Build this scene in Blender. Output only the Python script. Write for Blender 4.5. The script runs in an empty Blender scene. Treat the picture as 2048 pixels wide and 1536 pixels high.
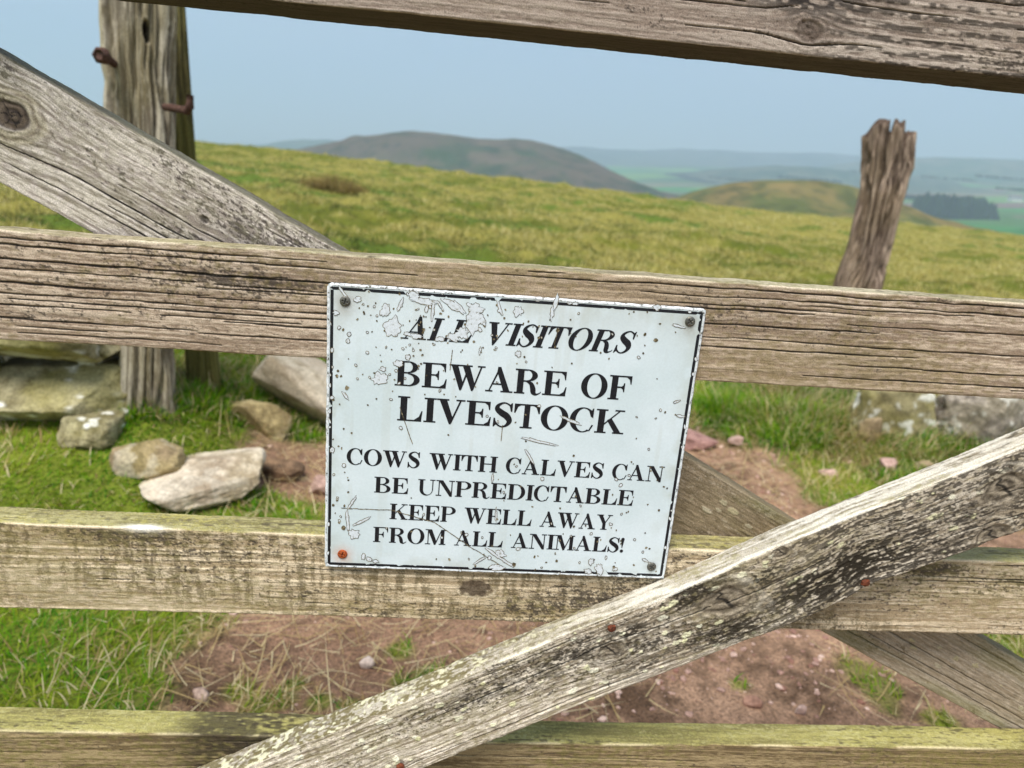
import bpy, math, random
import numpy as np
from mathutils import Matrix, Vector

# ------------------------------------------------------------------ camera, light, exposure
sc = bpy.context.scene
COL = sc.collection
FPX = 1431.33                                  # focal length in pixels of the 2048 px wide photograph
RC = np.array([[0.9944382, -0.0677743, 0.0806182],
               [-0.0584714, 0.2813872, 0.9578112],
               [-0.0876000, -0.9571979, 0.2758593]])   # world (x right, y away, z up; eye at 0) -> camera
cam_d = bpy.data.cameras.new("camera")
cam = bpy.data.objects.new("camera", cam_d)
COL.objects.link(cam)
m = Matrix.Identity(4)
for i in range(3):
    for j in range(3):
        m[i][j] = RC[j][i]
cam.matrix_world = m
cam_d.sensor_width = 36.0
cam_d.lens = 36.0 * FPX / 2048.0
cam_d.clip_start = 0.02
cam_d.clip_end = 30000
cam_d.dof.use_dof = True
cam_d.dof.focus_distance = 0.595
cam_d.dof.aperture_fstop = cam_d.lens / 3.6
sc.camera = cam

SUN_EL, SUN_AZ = 63.0, 205.0                   # azimuth clockwise from +Y: behind the viewer, a little left
world = bpy.data.worlds.new("World")
sc.world = world
world.use_nodes = True
wn, wl = world.node_tree.nodes, world.node_tree.links
wn.clear()
sky = wn.new("ShaderNodeTexSky")
sky.sky_type = 'NISHITA'
sky.sun_disc = False
sky.sun_elevation = math.radians(SUN_EL)
sky.sun_rotation = math.radians(SUN_AZ)
sky.altitude = 300
sky.air_density = 1.0
sky.dust_density = 1.2
sky.ozone_density = 1.6
hs = wn.new("ShaderNodeHueSaturation")
hs.inputs['Saturation'].default_value = 0.9
bg = wn.new("ShaderNodeBackground")
bg.inputs['Strength'].default_value = 0.114
wo = wn.new("ShaderNodeOutputWorld")
wl.new(sky.outputs[0], hs.inputs['Color'])
# thin high cloud, faintly uneven
wtc = wn.new("ShaderNodeTexCoord"); wmp = wn.new("ShaderNodeMapping"); wmp.inputs['Scale'].default_value = (2.2, 2.2, 9.0)
wnz = wn.new("ShaderNodeTexNoise"); wnz.inputs['Scale'].default_value = 1.6; wnz.inputs['Detail'].default_value = 5
wmr = wn.new("ShaderNodeMapRange"); wmr.inputs['From Min'].default_value = 0.3; wmr.inputs['From Max'].default_value = 0.7
wmr.inputs['To Min'].default_value = 0.0; wmr.inputs['To Max'].default_value = 0.60
wmx = wn.new("ShaderNodeMixRGB"); wmx.inputs[2].default_value = (5.0, 5.6, 6.1, 1)
wl.new(wtc.outputs['Generated'], wmp.inputs[0]); wl.new(wmp.outputs[0], wnz.inputs['Vector']); wl.new(wnz.outputs['Fac'], wmr.inputs['Value'])
wl.new(wmr.outputs[0], wmx.inputs[0]); wl.new(hs.outputs[0], wmx.inputs[1])
wl.new(wmx.outputs[0], bg.inputs['Color'])
wl.new(bg.outputs[0], wo.inputs['Surface'])

sun_d = bpy.data.lights.new("sun", 'SUN')
sun_d.energy = 3.85
sun_d.angle = math.radians(30)
sun_d.color = (1.0, 0.96, 0.90)
sun = bpy.data.objects.new("sun", sun_d)
COL.objects.link(sun)
_e, _a = math.radians(SUN_EL), math.radians(SUN_AZ)
sdir = Vector((math.sin(_a) * math.cos(_e), math.cos(_a) * math.cos(_e), math.sin(_e)))
sun.rotation_euler = sdir.to_track_quat('Z', 'Y').to_euler()
sun.location = (0, -3, 6)

vs = sc.view_settings
vs.view_transform = 'Standard'
vs.look = 'None'
vs.gamma = 1.0
vs.exposure = 0.36
vs.use_curve_mapping = False
try:
    sc.cycles.max_bounces = 6
    sc.cycles.diffuse_bounces = 3
    sc.cycles.volume_bounces = 3
    sc.cycles.transparent_max_bounces = 6
except Exception:
    pass

# ------------------------------------------------------------------ helpers
def S(r, g, b, k=1.0):
    """8-bit display colour -> linear"""
    o = []
    for c in (r, g, b):
        c = c / 255.0
        o.append(k * (c / 12.92 if c <= 0.04045 else ((c + 0.055) / 1.055) ** 2.4))
    return np.array(o, np.float32)

def ray(px, py):
    """direction (per metre of distance along y) of a photograph pixel"""
    d = RC.T @ np.array([(px - 1024) / FPX, (768 - py) / FPX, -1.0])
    return d / d[1]

def at(px, py, y):
    return ray(px, py) * y

def _h(xi, yi, zi, s):
    n = (xi * np.uint32(374761393)) ^ (yi * np.uint32(668265263)) ^ (zi * np.uint32(2147483647 - 1376312589)) \
        ^ np.uint32((s * 2654435761 + 974711) & 0xffffffff)
    n = (n ^ (n >> np.uint32(15))) * np.uint32(2246822519)
    n = (n ^ (n >> np.uint32(13))) * np.uint32(3266489917)
    n = n ^ (n >> np.uint32(16))
    return n.astype(np.float32) * np.float32(1.0 / 4294967295.0)

def noise(x, y, s=0):
    x = np.asarray(x, np.float64); y = np.asarray(y, np.float64)
    x, y = np.broadcast_arrays(x, y)
    xf = np.floor(x); yf = np.floor(y)
    fx = (x - xf).astype(np.float32); fy = (y - yf).astype(np.float32)
    fx = fx * fx * (3 - 2 * fx); fy = fy * fy * (3 - 2 * fy)
    xi = xf.astype(np.int64).astype(np.uint32); yi = yf.astype(np.int64).astype(np.uint32)
    o = np.uint32(1); z = np.uint32(0)
    a = _h(xi, yi, z, s); b = _h(xi + o, yi, z, s); c = _h(xi, yi + o, z, s); d = _h(xi + o, yi + o, z, s)
    return a + (b - a) * fx + (c - a) * fy + (a - b - c + d) * fx * fy

def noise3(x, y, z, s=0):
    x, y, z = np.broadcast_arrays(np.asarray(x, np.float64), np.asarray(y, np.float64), np.asarray(z, np.float64))
    xf, yf, zf = np.floor(x), np.floor(y), np.floor(z)
    fx, fy, fz = [(a - b).astype(np.float32) for a, b in ((x, xf), (y, yf), (z, zf))]
    fx, fy, fz = [f * f * (3 - 2 * f) for f in (fx, fy, fz)]
    xi, yi, zi = [a.astype(np.int64).astype(np.uint32) for a in (xf, yf, zf)]
    o = np.uint32(1)
    def lay(zz):
        a = _h(xi, yi, zz, s); b = _h(xi + o, yi, zz, s); c = _h(xi, yi + o, zz, s); d = _h(xi + o, yi + o, zz, s)
        return a + (b - a) * fx + (c - a) * fy + (a - b - c + d) * fx * fy
    l0, l1 = lay(zi), lay(zi + o)
    return l0 + (l1 - l0) * fz

def fbm(x, y, s=0, oct=4, g=0.5):
    t = 0; a = 1.0; n = 0
    for i in range(oct):
        t = t + a * noise(x, y, s + 17 * i); n += a
        x = x * 2.03; y = y * 2.03; a *= g
    return t / n

def fbm3(x, y, z, s=0, oct=4, g=0.5):
    t = 0; a = 1.0; n = 0
    for i in range(oct):
        t = t + a * noise3(x, y, z, s + 17 * i); n += a
        x = x * 2.03; y = y * 2.03; z = z * 2.03; a *= g
    return t / n

def sm(a, b, x):
    t = np.clip((np.asarray(x, np.float32) - a) / (b - a), 0, 1)
    return t * t * (3 - 2 * t)

def mix(a, b, t):
    t = np.asarray(t)[..., None]
    return a * (1 - t) + b * t

# ---- mesh from arrays
def mesh_np(name, V, quads=None, tris=None, mat=None, parent=None, smooth=True, color=None, attrs=None, mats=None, midx=None):
    V = np.ascontiguousarray(V, np.float32)
    me = bpy.data.meshes.new(name)
    nq = 0 if quads is None else len(quads)
    nt = 0 if tris is None else len(tris)
    me.vertices.add(len(V)); me.vertices.foreach_set('co', V.ravel())
    li = []
    if nq: li.append(np.asarray(quads, np.int32).ravel())
    if nt: li.append(np.asarray(tris, np.int32).ravel())
    li = np.concatenate(li)
    me.loops.add(len(li)); me.loops.foreach_set('vertex_index', li)
    tot = np.concatenate([np.full(nq, 4, np.int32), np.full(nt, 3, np.int32)])
    st = np.concatenate([[0], np.cumsum(tot)[:-1]]).astype(np.int32)
    me.polygons.add(nq + nt)
    me.polygons.foreach_set('loop_start', st)
    try: me.polygons.foreach_set('loop_total', tot)
    except Exception: pass
    me.polygons.foreach_set('use_smooth', np.full(nq + nt, smooth, bool))
    if midx is not None: me.polygons.foreach_set('material_index', np.asarray(midx, np.int32))
    me.update(calc_edges=True)
    if color is not None:
        a = me.attributes.new('tint', 'FLOAT_COLOR', 'POINT')
        c = np.ones((len(V), 4), np.float32); c[:, :3] = color
        a.data.foreach_set('color', c.ravel())
    for k, v in (attrs or {}).items():
        a = me.attributes.new(k, 'FLOAT', 'POINT'); a.data.foreach_set('value', np.asarray(v, np.float32))
    o = bpy.data.objects.new(name, me)
    for mm in (mats or ([mat] if mat else [])): me.materials.append(mm)
    COL.objects.link(o)
    if parent is not None: o.parent = parent
    return o

def tag(o, label=None, cat=None, group=None, kind=None):
    if label: o['label'] = label
    if cat: o['category'] = cat
    if group: o['group'] = group
    if kind: o['kind'] = kind
    return o

def empty(name, loc=(0, 0, 0)):
    o = bpy.data.objects.new(name, None); COL.objects.link(o)
    o.location = loc; o.empty_display_size = 0.05
    return o

def recenter(o, p):
    """put the object's origin at p (mesh given in world coordinates, no parent offset)"""
    p = Vector(p)
    o.data.transform(Matrix.Translation(-p)); o.location = p
    return o

def grid_quads(nu, nv, wrap=False):
    i = np.arange(nu - 1)[:, None]; j = np.arange(nv if wrap else nv - 1)[None, :]
    j2 = (j + 1) % nv
    a = i * nv + j; b = (i + 1) * nv + j; c = (i + 1) * nv + j2; d = i * nv + j2
    return np.stack([a, b, c, d], -1).reshape(-1, 4)

# ---- materials
def nmat(name):
    mt = bpy.data.materials.new(name); mt.use_nodes = True
    n = mt.node_tree.nodes; n.clear()
    out = n.new('ShaderNodeOutputMaterial'); p = n.new('ShaderNodeBsdfPrincipled')
    mt.node_tree.links.new(p.outputs[0], out.inputs[0])
    return mt, n, mt.node_tree.links, p

def tint_mat(name, rough=0.85, spec=0.25, nscale=900, namp=0.25, bump=0.25, bdist=0.0006, metal=0.0):
    """painted-by-attribute base with fine procedural grain and bump"""
    mt, n, l, p = nmat(name)
    at_ = n.new('ShaderNodeAttribute'); at_.attribute_name = 'tint'
    tc = n.new('ShaderNodeTexCoord')
    nz = n.new('ShaderNodeTexNoise'); nz.inputs['Scale'].default_value = nscale; nz.inputs['Detail'].default_value = 3
    l.new(tc.outputs['Object'], nz.inputs['Vector'])
    mr = n.new('ShaderNodeMapRange')
    mr.inputs['From Min'].default_value = 0.3; mr.inputs['From Max'].default_value = 0.7
    mr.inputs['To Min'].default_value = 1 - namp; mr.inputs['To Max'].default_value = 1 + namp
    l.new(nz.outputs['Fac'], mr.inputs['Value'])
    mx = n.new('ShaderNodeVectorMath'); mx.operation = 'SCALE'
    l.new(at_.outputs['Color'], mx.inputs[0]); l.new(mr.outputs[0], mx.inputs['Scale'])
    l.new(mx.outputs[0], p.inputs['Base Color'])
    p.inputs['Roughness'].default_value = rough
    p.inputs['Specular IOR Level'].default_value = spec
    p.inputs['Metallic'].default_value = metal
    if bump:
        b = n.new('ShaderNodeBump'); b.inputs['Strength'].default_value = bump; b.inputs['Distance'].default_value = bdist
        l.new(nz.outputs['Fac'], b.inputs['Height']); l.new(b.outputs[0], p.inputs['Normal'])
    return mt

def ramp_mat(name, stops, scale=5, detail=6, rough=0.9, spec=0.2, bump=0.3, bdist=0.01, stretch=(1, 1, 1), dist=0.0, metal=0.0):
    mt, n, l, p = nmat(name)
    tc = n.new('ShaderNodeTexCoord'); mp = n.new('ShaderNodeMapping'); mp.inputs['Scale'].default_value = stretch
    nz = n.new('ShaderNodeTexNoise'); nz.inputs['Scale'].default_value = scale; nz.inputs['Detail'].default_value = detail
    nz.inputs['Roughness'].default_value = 0.62; nz.inputs['Distortion'].default_value = dist
    l.new(tc.outputs['Object'], mp.inputs[0]); l.new(mp.outputs[0], nz.inputs['Vector'])
    cr = n.new('ShaderNodeValToRGB'); e = cr.color_ramp.elements
    while len(e) < len(stops): e.new(0.5)
    for k, (pos, c) in enumerate(stops):
        e[k].position = pos; e[k].color = (*[float(q) for q in c], 1)
    l.new(nz.outputs['Fac'], cr.inputs[0]); l.new(cr.outputs[0], p.inputs['Base Color'])
    p.inputs['Roughness'].default_value = rough; p.inputs['Specular IOR Level'].default_value = spec
    p.inputs['Metallic'].default_value = metal
    if bump:
        b = n.new('ShaderNodeBump'); b.inputs['Strength'].default_value = bump; b.inputs['Distance'].default_value = bdist
        l.new(nz.outputs['Fac'], b.inputs['Height']); l.new(b.outputs[0], p.inputs['Normal'])
    return mt

def blade_mat(name):
    mt = bpy.data.materials.new(name); mt.use_nodes = True
    n = mt.node_tree.nodes; n.clear(); l = mt.node_tree.links
    out = n.new('ShaderNodeOutputMaterial'); a = n.new('ShaderNodeAttribute'); a.attribute_name = 'tint'
    p = n.new('ShaderNodeBsdfPrincipled'); t = n.new('ShaderNodeBsdfTranslucent'); mx = n.new('ShaderNodeMixShader')
    p.inputs['Roughness'].default_value = 0.6; p.inputs['Specular IOR Level'].default_value = 0.2
    mx.inputs[0].default_value = 0.35
    l.new(a.outputs['Color'], p.inputs['Base Color']); l.new(a.outputs['Color'], t.inputs['Color'])
    l.new(p.outputs[0], mx.inputs[1]); l.new(t.outputs[0], mx.inputs[2]); l.new(mx.outputs[0], out.inputs[0])
    return mt

M_wood = tint_mat('weathered_wood', rough=0.82, nscale=1100, namp=0.34, bump=0.35, bdist=0.0005)
M_post = tint_mat('old_post_wood', rough=0.9, nscale=260, namp=0.25, bump=0.5, bdist=0.002)
M_rock = tint_mat('lichen_stone', rough=0.92, nscale=130, namp=0.3, bump=0.6, bdist=0.004)
M_ground = tint_mat('turf_and_dirt', rough=0.95, nscale=170, namp=0.5, bump=0.9, bdist=0.008)
M_far = tint_mat('far_land', rough=1.0, spec=0.0, nscale=0.05, namp=0.12, bump=0)
M_blade = blade_mat('grass_blade')
M_rust = ramp_mat('rusty_iron', [(0.3, S(60, 38, 30)), (0.55, S(120, 66, 44)), (0.75, S(150, 92, 60))], scale=350, rough=0.8, bdist=0.0006, metal=0.2)
M_oldiron = ramp_mat('brown_iron', [(0.3, S(52, 38, 34)), (0.6, S(98, 72, 62)), (0.8, S(125, 96, 82))], scale=160, rough=0.8, bdist=0.001, metal=0.2)
M_screw = ramp_mat('dull_zinc', [(0.3, S(70, 70, 66)), (0.6, S(118, 116, 108)), (0.8, S(140, 130, 112))], scale=600, rough=0.5, bdist=0.0002, metal=0.6)
M_rscrew = ramp_mat('rusted_screw', [(0.3, S(96, 44, 24)), (0.55, S(170, 84, 44)), (0.8, S(196, 112, 66))], scale=700, rough=0.8, bdist=0.0003)
M_black = ramp_mat('sign_black', [(0.35, S(14, 16, 22)), (0.62, S(24, 27, 34)), (0.74, S(52, 58, 66))], scale=900, detail=4, rough=0.42, spec=0.4, bump=0.1, bdist=0.0001)
M_plate = ramp_mat('sign_enamel', [(0.24, S(176, 184, 180)), (0.36, S(204, 216, 218)), (0.5, S(213, 225, 228)), (0.75, S(219, 229, 233))], scale=14, detail=8, rough=0.38, spec=0.4, bump=0.05, bdist=0.0003)
M_rim = ramp_mat('sign_worn_rim', [(0.36, S(96, 94, 84)), (0.43, S(196, 200, 202)), (0.6, S(236, 239, 242)), (0.8, S(225, 230, 236))], scale=330, detail=5, rough=0.5, bump=0.4, bdist=0.0005)
M_flake = ramp_mat('bare_flake', [(0.32, S(150, 148, 138)), (0.42, S(208, 214, 218)), (0.7, S(222, 229, 235))], scale=420, detail=5, rough=0.5, bump=0.3, bdist=0.0003)
M_flakeedge = ramp_mat('flake_edge', [(0.3, S(48, 42, 30)), (0.5, S(100, 88, 64)), (0.68, S(168, 156, 128))], scale=500, rough=0.8, bdist=0.0003)

M_face = tint_mat('sign_face', rough=0.36, spec=0.4, nscale=500, namp=0.03, bump=0.04, bdist=0.0002)
# ------------------------------------------------------------------ terrain
def hmap(x, y):
    x = np.asarray(x, np.float64); y = np.asarray(y, np.float64)
    s = sm(2.0, 8.0, y)
    z = -0.98 + 0.03 * np.maximum(y - 3, 0) - 0.028 * x * s
    z = z + 0.23 * sm(0.45, 1.0, -x) * sm(1.65, 2.3, y) * (1 - sm(4, 7, y))
    z = z + 0.035 * sm(0.36, 0.6, -x) * sm(0.4, 1.0, y) * (1 - sm(1.6, 2.2, y))
    z = z + 0.06 * sm(1.0, 1.7, x) * sm(2.2, 2.8, y) * (1 - sm(4, 7, y))
    n = fbm(x * 1.7 + 40, y * 1.7 + 9, 3, 4) - 0.5
    z = z + n * 0.05 + (fbm(x * 9, y * 9, 5, 3) - 0.5) * 0.02
    tus = sm(3.5, 7, y)
    z = z + tus * ((fbm(x * 0.9, y * 0.9, 8, 4) - 0.5) * 0.36 + (fbm(x * 3.1, y * 3.1, 14, 2) - 0.5) * 0.13 + (fbm(x * 0.13, y * 0.13, 9, 3) - 0.5) * 0.5 * sm(8, 20, y))
    d = np.maximum(y - 31.0 - 3 * (noise(x * 0.08, 0 * x, 4) - 0.5), 0)
    z = z - np.where(d < 16, 0.011 * d * d, 0.011 * 256 + 0.352 * (d - 16))
    return z

def blob(x, y, cx, cy, rx, ry, soft=0.35):
    d = np.sqrt(((x - cx) / rx) ** 2 + ((y - cy) / ry) ** 2)
    return 1 - sm(1 - soft, 1 + soft, d)

def greenness(x, y):
    """how much turf covers the ground"""
    x = np.asarray(x, np.float64); y = np.asarray(y, np.float64)
    w = (fbm(x * 6, y * 6, 21, 3) - 0.5) * 0.22
    g = sm(0.40, 0.50, -x + w) * (1 - sm(1.75, 1.9, y))
    g = np.maximum(g, sm(0.62, 0.72, -x + w) * sm(1.55, 1.75, y))
    g = np.maximum(g, blob(x, y, -0.50, 1.90, 0.17, 0.11))
    g = np.maximum(g, blob(x, y, -0.75, 3.0, 0.50, 0.55))
    g = np.maximum(g, blob(x + w, y, 1.60, 3.05, 0.52, 0.48))
    g = np.maximum(g, blob(x + w, y, 1.45, 2.35, 0.20, 0.22))
    g = np.maximum(g, blob(x + w, y, 2.15, 2.45, 0.45, 0.40))
    g = np.maximum(g, 0.55 * blob(x + w * .5, y, 0.96, 1.24, 0.05, 0.09))
    g = np.maximum(g, blob(x, y, 1.04, 1.145, 0.035, 0.03))
    g = np.maximum(g, blob(x, y, 1.42, 1.36, 0.17, 0.20))
    for px, py, r in ((480, 1375, .028), (560, 1390, .03), (510, 1410, .03), (860, 1340, .035), (800, 1350, .02), (640, 1395, .025), (700, 1410, .025), (590, 1360, .02), (800, 1290, .03), (1480, 1365, .018)):
        d = ray(px, py); k = -0.97 / d[2]
        g = np.maximum(g, 0.75 * blob(x, y, d[0] * k, k, r, r))
    g = np.maximum(g, sm(3.3, 4.2, y + 3 * w - 0.25 * np.abs(x - 0.4)))
    g = np.maximum(g, sm(2.2, 2.8, x + w))
    return np.clip(g, 0, 1)

def strawness(x, y):
    s = fbm(x * 0.55, y * 0.8, 31, 4)
    s2 = fbm(x * 2.4 + 3, y * 3.4, 37, 3)
    v = sm(0.44, 0.60, s * 0.55 + s2 * 0.45 + 0.05 * sm(6, 20, np.asarray(y)) + 0.004 * np.clip(x, -10, 12))
    return v

def build_ground():
    t = np.linspace(-1, 1, 620)
    xs = np.sinh(t * 5.2) / np.sinh(5.2) * 60 + 0.1
    t2 = np.linspace(0, 1, 620)
    ys = np.concatenate([np.linspace(-8, 0.5, 30)[:-1], 0.5 + (np.sinh(t2 * 4.4) / np.sinh(4.4)) * 63])
    X, Y = np.meshgrid(xs, ys, indexing='ij')
    x, y = X.ravel(), Y.ravel()
    z = hmap(x, y)
    g = greenness(x, y); st = strawness(x, y)
    n1 = fbm(x * 5, y * 5, 51, 4); n2 = fbm(x * 38, y * 38, 52, 3)
    dirt = mix(S(92, 70, 52), S(168, 134, 108), sm(0.3, 0.7, 0.5 * n1 + 0.5 * n2))
    dirt = mix(dirt, S(132, 102, 82), sm(0.45, 0.7, fbm(x * 2, y * 2, 53, 3)) * 0.6)
    turf = mix(S(84, 100, 24), S(124, 132, 44), n1)
    fld = mix(mix(S(76, 86, 16), S(108, 112, 34), n1), S(142, 134, 66), st * 0.85)
    fld = mix(fld, S(84, 110, 34), sm(0.52, 0.66, fbm(x * .35 + 7, y * .5, 61, 3)) * (1 - st) * .7)
    turf = mix(turf, fld, sm(3.5, 6, y))
    col = mix(dirt, turf, g)
    o = mesh_np('ground', np.stack([x, y, z], 1), quads=grid_quads(len(xs), len(ys)), mat=M_ground, color=col)
    tag(o, kind='structure')
build_ground()

# far country: everything beyond the crest of the field
def valley_z(x, y):
    x = np.asarray(x, np.float64); y = np.asarray(y, np.float64)
    D = np.interp(y, [40, 60, 150, 350, 600, 1200, 2000, 3000, 4200, 6500, 9000], [11.5, 14, 30, 45, 62, 74, 74, 56, 16, 6, 20])
    D = D - 46 * (fbm(x * 0.0011 + 5, y * 0.0014, 71, 4) - 0.5) * sm(700, 2500, y)
    D = D - 46 * (fbm(x * 0.0007 + 1.7, y * 0.0009, 73, 3) - 0.42) * sm(2000, 4200, y)
    return 0.0648 * x * np.minimum(1, y / 60.0) + 0.0345 * y - D

def build_valley():
    ys = np.concatenate([np.linspace(52, 400, 50)[:-1], np.linspace(400, 2500, 150)[:-1], np.linspace(2500, 4600, 90)])
    ts = np.linspace(-1.9, 2.2, 330)
    T, Y = np.meshgrid(ts, ys, indexing='ij')
    x = (T * (Y + 60)).ravel(); y = Y.ravel()
    z = valley_z(x, y)
    # patchwork of fields
    u = x * 0.98 + y * 0.25; v = y * 0.9 - x * 0.22
    cu = np.floor(u / 210 + 0.35 * np.floor(v / 150)); cv = np.floor(v / 150)
    r = _h(cu.astype(np.int64).astype(np.uint32), cv.astype(np.int64).astype(np.uint32), np.uint32(0), 5)
    pal = np.array([S(52, 118, 40), S(64, 136, 48), S(110, 150, 62), S(132, 98, 92), S(46, 92, 40), S(136, 124, 92), S(66, 130, 56), S(84, 118, 60)])
    col = pal[(r * 7.999).astype(int)]
    n = fbm(x * 0.004, y * 0.004, 77, 4)
    col = mix(col, S(86, 112, 58), sm(0.5, 0.65, n) * 0.7)
    fu = np.abs((u / 210 + 0.35 * np.floor(v / 150)) % 1 - 0.5); fv = np.abs((v / 150) % 1 - 0.5)
    hedge = np.maximum(sm(0.482, 0.494, fu), sm(0.475, 0.49, fv)) * (n > 0.42)
    col = mix(col, S(50, 66, 44), hedge * 0.85)
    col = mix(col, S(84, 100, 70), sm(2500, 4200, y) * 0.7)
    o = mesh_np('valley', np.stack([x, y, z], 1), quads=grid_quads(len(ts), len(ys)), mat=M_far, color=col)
    tag(o, kind='structure')
build_valley()

def build_hill(name, prof, yc, w, c1, c2, seed, rough=1.0, front=1.0):
    """a hill whose crest runs through the profile at distance yc, with a real depth of about w on each side"""
    px = np.array([p[0] for p in prof], float); py = np.array([p[1] for p in prof], float)
    pxs = np.linspace(px[0], px[-1], 260)
    pys = np.interp(pxs, px, py)
    k = np.ones(5) / 5
    pys = np.convolve(np.pad(pys, 2, 'edge'), k, 'valid')
    pys = pys + (fbm(pxs * 0.035, pxs * 0, seed, 3) - 0.5) * 3.0
    P = np.array([at(a, b, yc) for a, b in zip(pxs, pys)])
    vs_ = np.linspace(-1.6, 1.6, 120)
    X = P[:, 0][:, None] * np.ones_like(vs_)[None]
    Yy = yc + vs_[None] * w * np.ones((len(pxs), 1))
    X = X * (1 + 0 * Yy)
    base = valley_z(X, Yy) - 3
    crest = P[:, 2][:, None]
    cbase = valley_z(P[:, 0], np.full(len(pxs), yc))[:, None] - 3
    sh = np.exp(-np.abs(vs_) ** 2 * 1.7)[None]
    hgt = np.maximum(crest - cbase, 0)
    nn = fbm(X * 4.0 / w, Yy * 4.0 / w, seed, 4) - 0.5
    Z = base + hgt * sh + nn * hgt * 0.30 * rough * (1 - np.exp(-(vs_[None] / 0.25) ** 2))
    Z = np.where(hgt < 1, base, Z)
    x, y, z = X.ravel(), Yy.ravel(), Z.ravel()
    n = fbm(x * 9 / w, y * 9 / w, seed + 3, 5)
    n2 = fbm(x * 2.5 / w, y * 2.5 / w, seed + 9, 3)
    col = mix(c1, c2, sm(0.38, 0.62, 0.5 * n + 0.5 * n2))
    col = mix(col, c1 * 0.55, sm(0.54, 0.66, fbm(x * 22 / w, y * 22 / w + 4, seed + 21, 3)) * 0.6)
    col = mix(col, c2 * 1.35, sm(0.56, 0.68, fbm(x * 12 / w + 9, y * 12 / w, seed + 31, 3)) * 0.5)
    o = mesh_np(name, np.stack([x, y, z], 1), quads=grid_quads(len(pxs), len(vs_)), mat=M_far, color=col)
    tag(o, kind='structure')
    return o

build_hill('hill', [(540, 322), (590, 303), (620, 294), (650, 288), (690, 280), (712, 270), (730, 273), (765, 270), (800, 264), (830, 263), (860, 265), (905, 271), (955, 278), (1000, 279), (1030, 278), (1060, 281), (1090, 288), (1125, 298), (1150, 308), (1200, 333), (1250, 357), (1290, 375), (1330, 386), (1390, 400)],
           900, 300, S(58, 74, 40), S(98, 84, 66), 81)
build_hill('hill', [(1330, 412), (1370, 395), (1420, 376), (1470, 365), (1520, 360), (1600, 361), (1640, 366), (1690, 382), (1740, 402), (1790, 426), (1850, 446), (1930, 470), (2010, 500)],
           350, 130, S(92, 96, 44), S(124, 106, 60), 91)
build_hill('hill', [(400, 300), (480, 297), (520, 291), (555, 284), (600, 279), (650, 279), (700, 284), (760, 296), (820, 310)],
           2600, 500, S(64, 84, 50), S(90, 96, 66), 101)
build_hill('hill', [(1040, 305), (1100, 294), (1170, 294), (1230, 299), (1300, 301), (1370, 299), (1430, 300), (1500, 304), (1560, 306), (1640, 306), (1720, 312), (1800, 322)],
           3600, 500, S(56, 72, 62), S(92, 96, 84), 111)
build_hill('hill', [(1640, 346), (1720, 330), (1790, 318), (1850, 315), (1930, 316), (2000, 318), (2080, 322), (2200, 326), (2320, 340)],
           2500, 420, S(54, 88, 54), S(108, 106, 84), 121)

build_hill('hill', [(1380, 352), (1440, 343), (1500, 336), (1560, 331), (1620, 333), (1680, 340), (1760, 347), (1840, 352)],
           1900, 300, S(50, 76, 58), S(96, 98, 76), 131)
# one box of air round everything, sky outside
def build_haze():
    x0, x1, y0, y1, z0, z1 = -9500, 10500, -60, 4700, -800, 1100
    V = [(x, y, z) for x in (x0, x1) for y in (y0, y1) for z in (z0, z1)]
    Q = [(0, 1, 3, 2), (4, 6, 7, 5), (0, 4, 5, 1), (2, 3, 7, 6), (0, 2, 6, 4), (1, 5, 7, 3)]
    mt = bpy.data.materials.new('haze_air'); mt.use_nodes = True
    n = mt.node_tree.nodes; n.clear(); l = mt.node_tree.links
    out = n.new('ShaderNodeOutputMaterial'); v = n.new('ShaderNodeVolumePrincipled')
    v.inputs['Color'].default_value = (0.70, 0.83, 0.98, 1)
    v.inputs['Density'].default_value = 0.00046
    v.inputs['Anisotropy'].default_value = 0.0
    l.new(v.outputs[0], out.inputs['Volume'])
    o = mesh_np('haze', np.array(V), quads=np.array(Q), mat=mt, smooth=False)
    tag(o, kind='stuff')
build_haze()
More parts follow.
